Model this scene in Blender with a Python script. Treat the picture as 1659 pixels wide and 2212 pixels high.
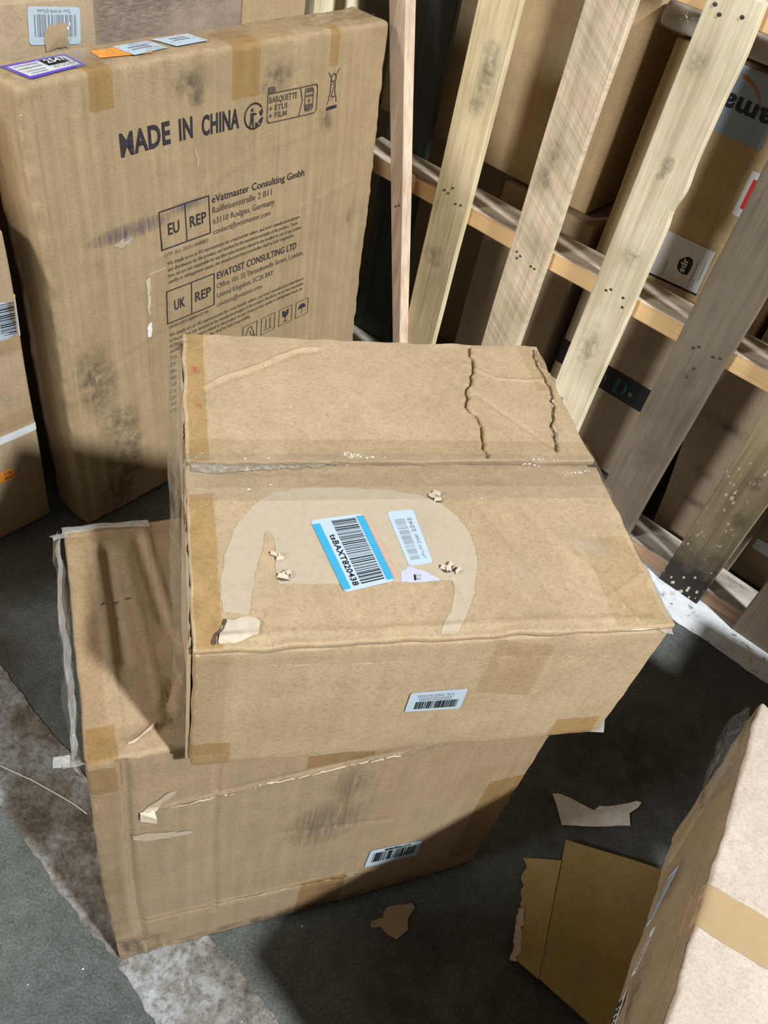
import bpy, bmesh, math, random
import numpy as np
from mathutils import Matrix, Vector
for _o in list(bpy.data.objects): bpy.data.objects.remove(_o)
SC = bpy.context.scene
COL = SC.collection

# ---------------------------------------------------------------- camera, world, lamps, exposure
F_PX, PITCH, ROLL, CAM_H = 1801.73, math.radians(44.9874), math.radians(13.9057), 1.26695
cd = bpy.data.cameras.new('camera'); cam = bpy.data.objects.new('camera', cd); COL.objects.link(cam)
fw = Vector((0, math.cos(PITCH), -math.sin(PITCH))); r0 = Vector((1, 0, 0)); u0 = r0.cross(fw)
rr = math.cos(ROLL)*r0 + math.sin(ROLL)*u0; uu = -math.sin(ROLL)*r0 + math.cos(ROLL)*u0
cam.matrix_world = Matrix(((rr.x, uu.x, -fw.x, 0), (rr.y, uu.y, -fw.y, 0), (rr.z, uu.z, -fw.z, CAM_H), (0, 0, 0, 1)))
cd.sensor_fit = 'VERTICAL'; cd.sensor_height = 24.0; cd.lens = 24.0*F_PX/2212; cd.clip_start = 0.02
SC.camera = cam
wd = bpy.data.worlds.new('world'); SC.world = wd; wd.use_nodes = True
bg = wd.node_tree.nodes['Background']; bg.inputs[0].default_value = (1.0, 0.93, 0.80, 1); bg.inputs[1].default_value = 0.08
SC.view_settings.view_transform = 'Standard'; SC.view_settings.look = 'None'
SC.view_settings.exposure = 0.0; SC.view_settings.gamma = 1.0; SC.view_settings.use_curve_mapping = False

def lamp(name, target, direction, dist, size, power, color):
    l = bpy.data.lights.new(name, 'AREA'); l.shape = 'DISK'; l.size = size; l.energy = power; l.color = color
    o = bpy.data.objects.new(name, l); COL.objects.link(o)
    d = Vector(direction).normalized()
    o.location = Vector(target) - d*dist
    o.rotation_euler = d.to_track_quat('-Z', 'Y').to_euler()
    return o
# overhead warehouse lamp to the right behind the viewer, and an added fill to the left
lamp('high_bay_lamp', (0.1, 0.8, 0.4), (-0.508, 0.418, -0.754), 10.0, 0.55, 1500, (0.97, 1.0, 1.01))
lamp('fill_lamp', (0.2, 1.1, 0.4), (0.74, 0.52, -0.42), 9.0, 1.8, 560, (1.0, 0.99, 0.96))  # broad soft fill, added to brighten the pallet boards

# ---------------------------------------------------------------- helpers
def tag(o, label=None, cat=None, group=None, kind=None):
    if label: o['label'] = label
    if cat: o['category'] = cat
    if group: o['group'] = group
    if kind: o['kind'] = kind
    return o
def mesh(name, V, Fc, mat, parent=None, smooth=False, attr=None):
    me = bpy.data.meshes.new(name)
    me.from_pydata([tuple(map(float, v)) for v in V], [], [tuple(map(int, f)) for f in Fc])
    if smooth: me.polygons.foreach_set('use_smooth', [True]*len(me.polygons))
    if attr is not None:
        a = me.attributes.new('amount', 'FLOAT', 'POINT'); a.data.foreach_set('value', np.asarray(attr, dtype=np.float32))
    me.update()
    o = bpy.data.objects.new(name, me); COL.objects.link(o)
    if mat: me.materials.append(mat)
    if parent: o.parent = parent
    return o
def empty(name, M, label, cat, group=None):
    o = bpy.data.objects.new(name, None); COL.objects.link(o); o.empty_display_size = 0.05
    o.matrix_world = M
    tag(o, label, cat, group); return o
def frame(org, X, Y, Z):
    X, Y, Z = [Vector(a).normalized() for a in (X, Y, Z)]
    return Matrix(((X.x, Y.x, Z.x, org[0]), (X.y, Y.y, Z.y, org[1]), (X.z, Y.z, Z.z, org[2]), (0, 0, 0, 1)))
def yawframe(x, y, z, yaw):
    return frame((x, y, z), (math.cos(yaw), math.sin(yaw), 0), (-math.sin(yaw), math.cos(yaw), 0), (0, 0, 1))
class SN:
    def __init__(s, seed, freq, n=9):
        r = np.random.RandomState(seed); k = r.normal(size=(n, 3)); k /= np.linalg.norm(k, axis=1)[:, None]
        s.k = k*freq*2*math.pi*(0.4+1.2*r.rand(n))[:, None]; s.p = r.rand(n)*6.283
    def __call__(s, P): return np.sin(np.atleast_2d(P) @ s.k.T + s.p).sum(1)/len(s.p)**.5*0.8
def segdist(U, V, poly):
    D = np.full(U.shape, 9.0)
    for (a, b), (c, d) in zip(poly[:-1], poly[1:]):
        ex, ey = c-a, d-b; L = ex*ex+ey*ey+1e-12
        t = np.clip(((U-a)*ex+(V-b)*ey)/L, 0, 1)
        D = np.minimum(D, np.hypot(U-a-t*ex, V-b-t*ey))
    return D
def inpoly(U, V, poly):
    ins = np.zeros(U.shape, bool); n = len(poly)
    for i in range(n):
        x1, y1 = poly[i]; x2, y2 = poly[(i+1) % n]
        if y1 == y2: continue
        c = ((y1 > V) != (y2 > V)) & (U < (x2-x1)*(V-y1)/(y2-y1)+x1); ins ^= c
    return ins
def jag(poly, step, amp, seed, closed=False):
    r = random.Random(seed); out = []; pts = list(poly)+([poly[0]] if closed else [])
    for (a, b), (c, d) in zip(pts[:-1], pts[1:]):
        n = max(1, int(math.hypot(c-a, d-b)/step)); 
        for i in range(n):
            t = i/n; k = amp if (i or closed) else 0
            out.append((a+(c-a)*t+r.uniform(-k, k), b+(d-b)*t+r.uniform(-k, k)))
    if not closed: out.append(pts[-1])
    return out

# ---------------------------------------------------------------- materials
def newmat(name):
    m = bpy.data.materials.new(name); m.use_nodes = True
    nt = m.node_tree; nt.nodes.clear()
    out = nt.nodes.new('ShaderNodeOutputMaterial'); return m, nt, out
def N(nt, t, **kw):
    n = nt.nodes.new(t)
    for k, v in kw.items():
        if k.startswith('i_'):
            key = k[2:]; key = int(key) if key.isdigit() else key
            n.inputs[key].default_value = v
        else: setattr(n, k, v)
    return n
def link(nt, a, b): nt.links.new(a, b)
def ramp(nt, src, stops):
    r = N(nt, 'ShaderNodeValToRGB'); e = r.color_ramp.elements
    while len(e) < len(stops): e.new(0.5)
    for el, (p, c) in zip(e, stops): el.position = p; el.color = (c[0], c[1], c[2], 1)
    link(nt, src, r.inputs[0]); return r.outputs[0]
def mul(c, k): return tuple(x*k for x in c)
def coords(nt, scale=(1, 1, 1), rot=(0, 0, 0), rnd=False):
    tc = N(nt, 'ShaderNodeTexCoord'); mp = N(nt, 'ShaderNodeMapping'); mp.inputs['Scale'].default_value = scale; mp.inputs['Rotation'].default_value = rot
    if rnd:
        oi = N(nt, 'ShaderNodeObjectInfo'); ad = N(nt, 'ShaderNodeVectorMath', operation='MULTIPLY_ADD')
        cb = N(nt, 'ShaderNodeCombineXYZ')
        for i in range(3): link(nt, oi.outputs['Random'], cb.inputs[i])
        ad.inputs[1].default_value = (17, 31, 9); link(nt, cb.outputs[0], ad.inputs[0]); link(nt, tc.outputs['Object'], ad.inputs[2])
        link(nt, ad.outputs[0], mp.inputs[0])
    else: link(nt, tc.outputs['Object'], mp.inputs[0])
    return mp.outputs[0]
def noise(nt, vec, scale, detail=4, rough=.55):
    n = N(nt, 'ShaderNodeTexNoise'); n.inputs['Scale'].default_value = scale; n.inputs['Detail'].default_value = detail; n.inputs['Roughness'].default_value = rough
    link(nt, vec, n.inputs['Vector']); return n.outputs[0]
def mix(nt, fac, a, b, blend='MIX'):
    m = N(nt, 'ShaderNodeMix', data_type='RGBA', blend_type=blend)
    for s, v in ((m.inputs[0], fac), (m.inputs[6], a), (m.inputs[7], b)):
        if hasattr(v, 'links'): link(nt, v, s)
        elif isinstance(v, (int, float)): s.default_value = v
        else: s.default_value = (*v[:3], 1)
    return m.outputs[2]
def principled(nt, out, color, rough=.7, spec=.3, bump=None, bstr=.2, bdist=.001):
    p = N(nt, 'ShaderNodeBsdfPrincipled'); p.inputs['Roughness'].default_value = rough; p.inputs['Specular IOR Level'].default_value = spec
    if hasattr(color, 'links'): link(nt, color, p.inputs['Base Color'])
    else: p.inputs['Base Color'].default_value = (*color[:3], 1)
    if bump is not None:
        b = N(nt, 'ShaderNodeBump'); b.inputs['Strength'].default_value = bstr; b.inputs['Distance'].default_value = bdist
        link(nt, bump, b.inputs['Height']); link(nt, b.outputs[0], p.inputs['Normal'])
    link(nt, p.outputs[0], out.inputs[0]); return p
def kraft(name, c, flute=(90, 90, 5), mott=.10, rough=.72, spec=.25, fl=1.0):
    m, nt, out = newmat(name); v = coords(nt); vf = coords(nt, flute)
    n1 = noise(nt, v, 26, 3); n2 = noise(nt, v, 330, 3, .7); n3 = noise(nt, vf, 1.0, 2); n4 = noise(nt, v, 5, 2)
    col = ramp(nt, n1, [(.25, mul(c, 1-mott)), (.75, mul(c, 1+mott*.7))])
    col = mix(nt, 1, col, ramp(nt, n2, [(.28, (.78, .76, .72)), (.5, (1, 1, 1)), (.78, (1.1, 1.1, 1.1))]), 'MULTIPLY')
    col = mix(nt, 1, col, ramp(nt, n3, [(.3, (1-.05*fl, 1-.06*fl, 1-.07*fl)), (.7, (1+.04*fl,)*3)]), 'MULTIPLY')
    col = mix(nt, 1, col, ramp(nt, n4, [(.3, (.93, .92, .90)), (.7, (1.05, 1.05, 1.06))]), 'MULTIPLY')
    ad = N(nt, 'ShaderNodeMath', operation='MULTIPLY_ADD', i_1=.6); link(nt, n3, ad.inputs[0]); link(nt, n2, ad.inputs[2])
    principled(nt, out, col, rough, spec, ad.outputs[0], .22, .0012); return m
def plain(name, c, rough=.6, spec=.3, var=.06, scale=60, bstr=.1):
    m, nt, out = newmat(name); v = coords(nt); n = noise(nt, v, scale, 3)
    principled(nt, out, ramp(nt, n, [(.3, mul(c, 1-var)), (.7, mul(c, 1+var))]), rough, spec, n, bstr, .0008); return m
def film(name, tint=(.96, .95, .92), gloss=.16, rough=.12, scale=70, bstr=.5, milky=0.0, bdist=.004):
    m, nt, out = newmat(name); v = coords(nt); n = noise(nt, v, scale, 3, .6)
    b = N(nt, 'ShaderNodeBump', i_Strength=bstr, i_Distance=bdist); link(nt, n, b.inputs['Height'])
    tr = N(nt, 'ShaderNodeBsdfTransparent'); tr.inputs[0].default_value = (*tint, 1)
    p = N(nt, 'ShaderNodeBsdfPrincipled'); p.inputs['Base Color'].default_value = (.8, .8, .78, 1); p.inputs['Roughness'].default_value = rough
    link(nt, b.outputs[0], p.inputs['Normal'])
    gl = N(nt, 'ShaderNodeBsdfGlossy'); gl.inputs['Roughness'].default_value = rough; gl.inputs[0].default_value = (1, 1, 1, 1); link(nt, b.outputs[0], gl.inputs['Normal'])
    lw = N(nt, 'ShaderNodeLayerWeight'); link(nt, b.outputs[0], lw.inputs['Normal'])
    pw4 = N(nt, 'ShaderNodeMath', operation='POWER', i_1=4.0); link(nt, lw.outputs['Facing'], pw4.inputs[0])
    fa = N(nt, 'ShaderNodeMath', operation='MULTIPLY_ADD', use_clamp=True); fa.inputs[1].default_value = .5; fa.inputs[2].default_value = .03+gloss*.3; link(nt, pw4.outputs[0], fa.inputs[0])
    m1 = N(nt, 'ShaderNodeMixShader'); link(nt, fa.outputs[0], m1.inputs[0]); link(nt, tr.outputs[0], m1.inputs[1]); link(nt, gl.outputs[0], m1.inputs[2])
    m2 = N(nt, 'ShaderNodeMixShader'); m2.inputs[0].default_value = milky; link(nt, m1.outputs[0], m2.inputs[1]); link(nt, p.outputs[0], m2.inputs[2])
    link(nt, m2.outputs[0], out.inputs[0]); return m
def smudge_mat(name, c, scale=60, lines=None, top=.8):
    m, nt, out = newmat(name); v = coords(nt, lines if lines else (1, 1, 1)); n = noise(nt, v, scale, 5, .7)
    at = N(nt, 'ShaderNodeAttribute', attribute_name='amount')
    rp = ramp(nt, n, [(.36, (0, 0, 0)), (.68, (1, 1, 1))])
    mu = N(nt, 'ShaderNodeMath', operation='MULTIPLY'); link(nt, rp, mu.inputs[0]); link(nt, at.outputs['Fac'], mu.inputs[1])
    m3 = N(nt, 'ShaderNodeMath', operation='MULTIPLY', i_1=top); link(nt, mu.outputs[0], m3.inputs[0])
    tr = N(nt, 'ShaderNodeBsdfTransparent'); p = N(nt, 'ShaderNodeBsdfPrincipled'); p.inputs['Base Color'].default_value = (*c, 1); p.inputs['Roughness'].default_value = .8
    ms = N(nt, 'ShaderNodeMixShader'); link(nt, m3.outputs[0], ms.inputs[0]); link(nt, tr.outputs[0], ms.inputs[1]); link(nt, p.outputs[0], ms.inputs[2])
    link(nt, ms.outputs[0], out.inputs[0]); return m
def wood(name, c, dark, grain=1.0, saw=None, stain=None, rough=.75, specks=None):
    """grain along local Z; saw = (angle, strength); stain = (colour, z0, z1, amount)"""
    m, nt, out = newmat(name); v = coords(nt, rnd=True)
    vs = coords(nt, (55*grain, 55*grain, 2.2), rnd=True); v2 = coords(nt, (160, 160, 7), rnd=True)
    g = noise(nt, vs, 1.0, 5, .62); g2 = noise(nt, v2, 1.0, 3, .6); b = noise(nt, v, 7, 3)
    col = ramp(nt, g, [(.28, dark), (.5, c), (.8, mul(c, 1.12))])
    col = mix(nt, 1, col, ramp(nt, g2, [(.3, (.84, .82, .78)), (.62, (1.05, 1.05, 1.05))]), 'MULTIPLY')
    col = mix(nt, 1, col, ramp(nt, b, [(.3, (.80, .78, .74)), (.62, (1.06, 1.06, 1.07))]), 'MULTIPLY')
    h = g2
    if saw:
        rt = coords(nt, (1, 1, 1), (0, saw[0], 0), rnd=True); sc_ = N(nt, 'ShaderNodeMapping'); sc_.inputs['Scale'].default_value = (9, 9, saw[2]); link(nt, rt, sc_.inputs[0])
        sn = noise(nt, sc_.outputs[0], 1.0, 4, .65); col = mix(nt, 1, col, ramp(nt, sn, [(.3, (1-saw[1],)*3), (.55, (1, 1, 1)), (.75, (1+saw[1]*.4,)*3)]), 'MULTIPLY'); h = sn
    if stain:
        sc, z0, z1, am = stain
        tc = N(nt, 'ShaderNodeTexCoord'); sx = N(nt, 'ShaderNodeSeparateXYZ'); link(nt, tc.outputs['Object'], sx.inputs[0])
        nn = noise(nt, v, 22, 5, .7)
        ma = N(nt, 'ShaderNodeMath', operation='MULTIPLY_ADD', i_1=.16); link(nt, nn, ma.inputs[0]); link(nt, sx.outputs[2], ma.inputs[2])
        rg = N(nt, 'ShaderNodeMapRange'); rg.inputs[1].default_value = z0+.08; rg.inputs[2].default_value = z1+.08; rg.inputs[3].default_value = am; rg.inputs[4].default_value = 0
        link(nt, ma.outputs[0], rg.inputs[0]); col = mix(nt, rg.outputs[0], col, sc)
    if specks:
        vn = coords(nt, (1, 1, .6), rnd=True); vo = N(nt, 'ShaderNodeTexVoronoi'); vo.inputs['Scale'].default_value = specks[1]; link(nt, vn, vo.inputs[0])
        th = N(nt, 'ShaderNodeMath', operation='LESS_THAN'); nz = noise(nt, v, 9, 2)
        mr = N(nt, 'ShaderNodeMapRange'); mr.inputs[1].default_value = .42; mr.inputs[2].default_value = .72; mr.inputs[3].default_value = 0.0; mr.inputs[4].default_value = .42
        link(nt, nz, mr.inputs[0]); link(nt, vo.outputs['Distance'], th.inputs[0]); link(nt, mr.outputs[0], th.inputs[1])
        col = mix(nt, th.outputs[0], col, specks[0])
    principled(nt, out, col, rough, .25, h, .35, .0015); return m

K_T = kraft('kraft_warm', (.435, .325, .200)); K_L = kraft('kraft_brown', (.36, .265, .166), (90, 90, 3), fl=1.4); K_M = kraft('kraft_olive', (.385, .285, .166), (80, 80, 1.6), fl=2.0)
K_R = kraft('kraft_pale', (.545, .465, .395)); K_N = kraft('kraft_tan', (.42, .315, .20)); K_D = kraft('kraft_dull', (.34, .255, .16)); K_G = kraft('kraft_grey', (.36, .29, .205)); K_B = kraft('kraft_red', (.48, .36, .205))
K_IN = kraft('kraft_inner', (.40, .285, .115)); K_TORN = plain('torn_paper', (.54, .46, .36), .9, .1, .12, 120, .5); K_PALE = plain('peeled_paper', (.455, .375, .275), .85, .1, .05, 160, .3)
K_CORE = plain('corrugated_core', (.42, .36, .28), .9, .1, .25, 200, .6); K_SHRED = plain('torn_white', (.80, .77, .74), .9, .1, .12, 90, .4)
TAPE = None; TAPE2 = None
TAPE_R = plain('golden_tape', (.43, .31, .175), .32, .45, .05, 40, .1)
CLEAR = film('clear_tape', (.985, .98, .965), .05, .16, 120, .12); CRINK = film('crinkled_film', (.985, .985, .98), .14, .16, 60, .9, .03, .006); FILM = film('milky_film', (.95, .96, .97), .3, .22, 90, .9, .34)
TAPE = film('brown_tape', (.95, .885, .755), .04, .22, 60, .10, 0.0, .002); TAPE2 = film('tan_tape', (.985, .965, .925), .04, .24, 60, .10, 0.0, .002)
PAPER = plain('label_paper', (.45, .55, .63), .5, .35, .02, 50, .03); PAPER_W = plain('label_white', (.62, .64, .65), .5, .35, .02, 50, .03); PAPER_G = plain('label_grey', (.55, .60, .66), .4, .4, .03, 50, .03)
INK = plain('black_ink', (.012, .012, .015), .5, .3, 0, 50, 0); INK_B = plain('box_print', (.04, .035, .04), .7, .15, .3, 200, 0); INK_F = plain('faded_print', (.105, .08, .065), .8, .1, .35, 160, 0); INK_G = plain('grey_ink', (.22, .24, .28), .6, .2, .1, 90, 0)
CYAN = plain('cyan_ink', (.05, .35, .56), .45, .35, .02, 50, .02); PEACH = plain('peach_film', (.54, .36, .27), .4, .4, .04, 50, .05); PURPLE = plain('purple_ink', (.12, .06, .52), .45, .35, .05, 50, .02)
ORANGE = plain('orange_paper', (.85, .32, .05), .45, .35, .05, 60, .1); YELLOW = plain('yellow_ink', (.75, .62, .03), .5, .3, .05, 50, 0); RED = plain('red_ink', (.60, .03, .03), .45, .3, .05, 50, 0)
BLUEGREY = plain('blue_grey_tape', (.27, .36, .46), .38, .4, .06, 20, .1); BLACKTAPE = plain('black_tape', (.008, .009, .012), .35, .4, .1, 40, .05); TEAL = plain('teal_ink', (.03, .22, .30), .5, .3, .05, 60, 0)
NAVY = plain('navy_ink', (.02, .03, .055), .5, .3, .05, 60, 0); DULLORANGE = plain('dull_orange_ink', (.42, .15, .06), .5, .3, .05, 60, 0); LILAC = plain('lilac_film', (.50, .52, .64), .3, .5, .05, 60, .1)
DIRT = smudge_mat('grey_dirt', (.10, .085, .065), 45); DIRT_V = smudge_mat('blue_scuff', (.06, .06, .12), 1.0, (260, 260, 14), .9); SCUFF = smudge_mat('dark_scuff', (.16, .12, .09), 1.0, (230, 230, 16), .75)
WATER = smudge_mat('pale_scuff', (.60, .52, .42), 30, None, .55); RUST = smudge_mat('rust_stain', (.055, .028, .018), 9, None, .8); PALEDUST = smudge_mat('pale_dust', (.40, .39, .36), 120, None, .6)
NAIL = plain('rusty_nail', (.05, .04, .035), .6, .4, .3, 200, .2)
W2 = wood('wood_straw', (.72, .61, .39), (.52, .42, .25)); W3 = wood('wood_sawn', (.70, .58, .42), (.56, .45, .31), 1, (-.62, .28, 170)); W4 = wood('wood_pale', (.80, .71, .52), (.64, .54, .37), .8)
W5 = wood('wood_weathered', (.185, .15, .11), (.10, .078, .055), 1, None, None); W6 = wood('wood_mouldy', (.36, .29, .18), (.22, .17, .10), 1, None, ((.022, .019, .020), .07, .19, .94), .8, ((.62, .58, .46), 95)); W7 = wood('wood_brown', (.27, .22, .165), (.17, .13, .095))
W1 = wood('wood_rosy', (.74, .58, .45), (.56, .40, .29)); WS = wood('wood_stringer', (.74, .50, .25), (.60, .38, .17), .7); WST = wood('wood_stringer_worn', (.52, .41, .29), (.34, .26, .18)); WD = wood('wood_dark_blue', (.052, .060, .062), (.02, .023, .026), 1, None, None, .6)

def concrete():
    m, nt, out = newmat('concrete'); v = coords(nt)
    a = noise(nt, v, 3.2, 6, .62); b = noise(nt, v, 38, 5, .65); c = noise(nt, v, 260, 3, .7)
    col = ramp(nt, a, [(.28, (.068, .075, .072)), (.5, (.108, .118, .113)), (.75, (.155, .165, .160))])
    col = mix(nt, 1, col, ramp(nt, b, [(.3, (.72, .71, .68)), (.7, (1.15, 1.15, 1.15))]), 'MULTIPLY')
    col = mix(nt, 1, col, ramp(nt, c, [(.3, (.58, .58, .57)), (.52, (1, 1, 1)), (.78, (1.6, 1.6, 1.58))]), 'MULTIPLY')
    principled(nt, out, col, .62, .35, c, .5, .002); return m
CONC = concrete()
def linepaint():
    m, nt, out = newmat('worn_line_paint'); v = coords(nt)
    a = noise(nt, v, 9, 6, .7); b = noise(nt, v, 120, 4, .75)
    col = ramp(nt, a, [(.40, (.115, .10, .08)), (.51, (.24, .23, .21)), (.62, (.42, .44, .46))])
    col = mix(nt, 1, col, ramp(nt, b, [(.32, (.50, .48, .44)), (.52, (1, 1, 1)), (.75, (1.12, 1.12, 1.12))]), 'MULTIPLY')
    principled(nt, out, col, .7, .3, b, .6, .002); return m
LINE = linepaint()
def linewhite():
    m, nt, out = newmat('white_line_paint'); v = coords(nt)
    b = noise(nt, v, 45, 5, .7)
    principled(nt, out, ramp(nt, b, [(.34, (.18, .18, .18)), (.42, (.60, .63, .66)), (.7, (.72, .75, .78))]), .6, .3, b, .3, .001); return m
LINEW = linewhite()

# ---------------------------------------------------------------- cartons and what is stuck to them
class Carton:
    def __init__(s, w, d, h, r=.004, cell=.012, seed=1, amp=.0012, freq=3.0, bulge=0.0, org=(0, 0, 0), creases=(), post=None, edge_amp=.0, rough=.0):
        s.dim = np.array([w, d, h]); s.w, s.d, s.h = w, d, h; s.r = r; s.cell = cell; s.amp = amp; s.bulge = bulge; s.org = np.array(org, float); s.post = post
        s.n = [SN(seed*7+i, freq) for i in range(3)]; s.e = [SN(seed*11+i, 28) for i in range(3)]; s.ea = edge_amp
        s.cr = {}
        for face, poly, wid, dep in creases: s.cr.setdefault(face, []).append((poly, wid, dep))
    FX = {'left': (0, 0), 'right': (0, 1), 'front': (1, 0), 'back': (1, 1), 'bottom': (2, 0), 'top': (2, 1)}
    def deform(s, P, off=0.0):
        D = s.dim; q = np.clip(P, s.r, D-s.r); v = P-q; L = np.linalg.norm(v, axis=1); n = v/np.maximum(L, 1e-9)[:, None]
        disp = np.zeros(len(P))
        for f, (ax, hi) in Carton.FX.items():
            pl = D[ax] if hi else 0.0
            mk = np.abs(P[:, ax]-pl) < 1e-7
            if not mk.any(): continue
            o = [a for a in range(3) if a != ax]
            U, V = P[mk][:, o[0]], P[mk][:, o[1]]; w, h = D[o[0]], D[o[1]]
            fade = np.clip(np.minimum(np.minimum(U, w-U), np.minimum(V, h-V))/.004, 0, 1)
            dd = s.bulge*np.sin(np.pi*np.clip(U/w, 0, 1))*np.sin(np.pi*np.clip(V/h, 0, 1))
            for poly, wid, dep in s.cr.get(f, ()):
                dd = dd + dep*np.exp(-(segdist(U, V, poly)/wid)**2)*fade
            disp[mk] += dd
        out = q+n*(s.r+disp+off)[:, None]
        nz = np.stack([f(P) for f in s.n], 1)*s.amp
        if s.ea:
            # crushed edges: extra wobble close to the edges only
            t = np.sort(np.minimum(P, D-P), axis=1)[:, 1]; k = np.exp(-(t/.012)**2)
            nz = nz+np.stack([f(P) for f in s.e], 1)*(s.ea*k)[:, None]
        out = out+nz
        if s.post: out = s.post(out, s)
        return out+s.org
    def lines(s, L):
        r = s.r; a = [0, .3*r, .65*r, r]; n = max(2, int((L-2*r)/s.cell)+1)
        if L < 4*r: return np.linspace(0, L, 5)
        return np.array(a+list(np.linspace(r, L-r, n)[1:-1])+[L-x for x in a[::-1]])
    def body(s, name, mat, parent, skip=()):
        PTS = []; FA = []; base = 0
        for f, (ax, hi) in Carton.FX.items():
            if f in skip: continue
            o = [a for a in range(3) if a != ax]
            A, B = s.lines(s.dim[o[0]]), s.lines(s.dim[o[1]])
            G = np.zeros((len(A), len(B), 3)); G[..., o[0]] = A[:, None]; G[..., o[1]] = B[None]; G[..., ax] = s.dim[ax] if hi else 0
            PTS.append(G.reshape(-1, 3)); nb_ = len(B)
            i, j = np.meshgrid(np.arange(len(A)-1), np.arange(nb_-1), indexing='ij'); i, j = i.ravel(), j.ravel()
            q = np.stack([i*nb_+j, (i+1)*nb_+j, (i+1)*nb_+j+1, i*nb_+j+1], 1)+base
            flip = (hi == 0) ^ (ax == 1)
            FA.append(q[:, ::-1] if flip else q); base += len(G.reshape(-1, 3))
        P = np.concatenate(PTS); Fq = np.concatenate(FA)
        _, idx, inv = np.unique(np.round(P, 7), axis=0, return_index=True, return_inverse=True); inv = inv.ravel()
        V = s.deform(P[idx])
        return mesh(name, V, inv[Fq], mat, parent, smooth=True)
    def surf(s, face, U, V, off=.0006):
        U = np.asarray(U, float).copy().ravel(); V = np.asarray(V, float).copy().ravel(); w, d, h = s.w, s.d, s.h
        P = np.zeros((len(U), 3))
        if face == 'front':
            P[:] = np.stack([U, 0*U, V], 1)
            m = V > h; P[m] = np.stack([U[m], V[m]-h, 0*U[m]+h], 1)
            m = U < 0; P[m] = np.stack([0*U[m], -U[m], V[m]], 1)
            m = U > w; P[m] = np.stack([0*U[m]+w, U[m]-w, V[m]], 1)
        elif face == 'top':
            P[:] = np.stack([U, V, 0*U+h], 1)
            m = V < 0; P[m] = np.stack([U[m], 0*U[m], h+V[m]], 1)
            m = V > d; P[m] = np.stack([U[m], 0*U[m]+d, h-(V[m]-d)], 1)
            m = U < 0; P[m] = np.stack([0*U[m], V[m], h+U[m]], 1)
            m = U > w; P[m] = np.stack([0*U[m]+w, V[m], h-(U[m]-w)], 1)
        elif face == 'left': P[:] = np.stack([0*U, U, V], 1)
        elif face == 'right': P[:] = np.stack([0*U+w, U, V], 1)
        elif face == 'back': P[:] = np.stack([U, 0*U+d, V], 1)
        P = np.clip(P, 0, s.dim)
        return s.deform(P, off)
    # --- things stuck on
    def patch(s, name, parent, face, fn, nu, nv, mat, off=.0006, smooth=True, attr=None):
        a, b = np.meshgrid(np.linspace(0, 1, nu), np.linspace(0, 1, nv), indexing='ij')
        U, V = fn(a.ravel(), b.ravel()); X = s.surf(face, U, V, off)
        i, j = np.meshgrid(np.arange(nu-1), np.arange(nv-1), indexing='ij'); i, j = i.ravel(), j.ravel()
        Fq = np.stack([i*nv+j, (i+1)*nv+j, (i+1)*nv+j+1, i*nv+j+1], 1)
        return mesh(name, X, Fq, mat, parent, smooth, None if attr is None else attr(a.ravel(), b.ravel()))
    def tape(s, parent, face, u0, u1, v0, v1, mat, name='tape', off=.0007, wob=.0006, skew=0.0, cell=.005, crumple=0.0, seed=3):
        nu = max(3, int(abs(u1-u0)/cell)); nv = max(3, int(abs(v1-v0)/cell)); r = SN(seed+int(abs(u0*977+v0*613)*10), 40)
        def fn(a, b):
            U = u0+(u1-u0)*a; V = v0+(v1-v0)*b+skew*a
            z = np.stack([U*3, V*3, 0*U], 1)
            return U+r(z)*wob, V+r(z+5)*wob
        o = s.patch(name, parent, face, fn, nu, nv, mat, off)
        if crumple:
            c = SN(seed, 55); vs = np.array([v.co[:] for v in o.data.vertices]); k = np.abs(c(vs))*crumple
            nn = [v.normal.copy() for v in o.data.vertices]
            for v, kk, n_ in zip(o.data.vertices, k, nn): v.co += n_*float(kk)*(1 if n_.z >= -.2 else -1)
        return o
    def raster(s, name, parent, face, poly, mat, cell=.0014, off=.0008, jagamp=.0008, seed=1, keep=None):
        p = np.array(poly); u0, v0 = p.min(0); u1, v1 = p.max(0)
        nu, nv = int((u1-u0)/cell)+2, int((v1-v0)/cell)+2
        i, j = np.meshgrid(np.arange(nu), np.arange(nv), indexing='ij')
        Uc, Vc = u0+(i+.5)*cell, v0+(j+.5)*cell
        r = SN(seed, 220); z = np.stack([Uc.ravel(), Vc.ravel(), 0*Uc.ravel()], 1); r2 = SN(seed+1, 60)
        m = inpoly(Uc.ravel()+r(z)*jagamp+r2(z)*jagamp*1.5, Vc.ravel()+r(z+3)*jagamp+r2(z+2)*jagamp*1.5, poly)
        if keep is not None: m &= keep(Uc.ravel(), Vc.ravel())
        m = m.reshape(nu, nv); ii, jj = np.nonzero(m)
        if len(ii) == 0: return None
        k = np.stack([ii*(nv+1)+jj, (ii+1)*(nv+1)+jj, (ii+1)*(nv+1)+jj+1, ii*(nv+1)+jj+1], 1)
        un, inv = np.unique(k, return_inverse=True); a, b = un//(nv+1), un % (nv+1)
        Q = inv.reshape(-1, 4); p = np.stack([u0+a*cell, v0+b*cell], 1)
        ed = np.sort(np.concatenate([Q[:, [0, 1]], Q[:, [1, 2]], Q[:, [2, 3]], Q[:, [3, 0]]]), axis=1)
        ue, cnt = np.unique(ed, axis=0, return_counts=True); be = ue[cnt == 1]
        for _ in range(4):   # even out the cell steps along the outline
            acc = np.zeros_like(p); k_ = np.zeros(len(p))
            for c0_, c1_ in ((0, 1), (1, 0)): np.add.at(acc, be[:, c0_], p[be[:, c1_]]); np.add.at(k_, be[:, c0_], 1)
            mm = k_ == 2; p[mm] = .45*p[mm]+.275*acc[mm]
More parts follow.
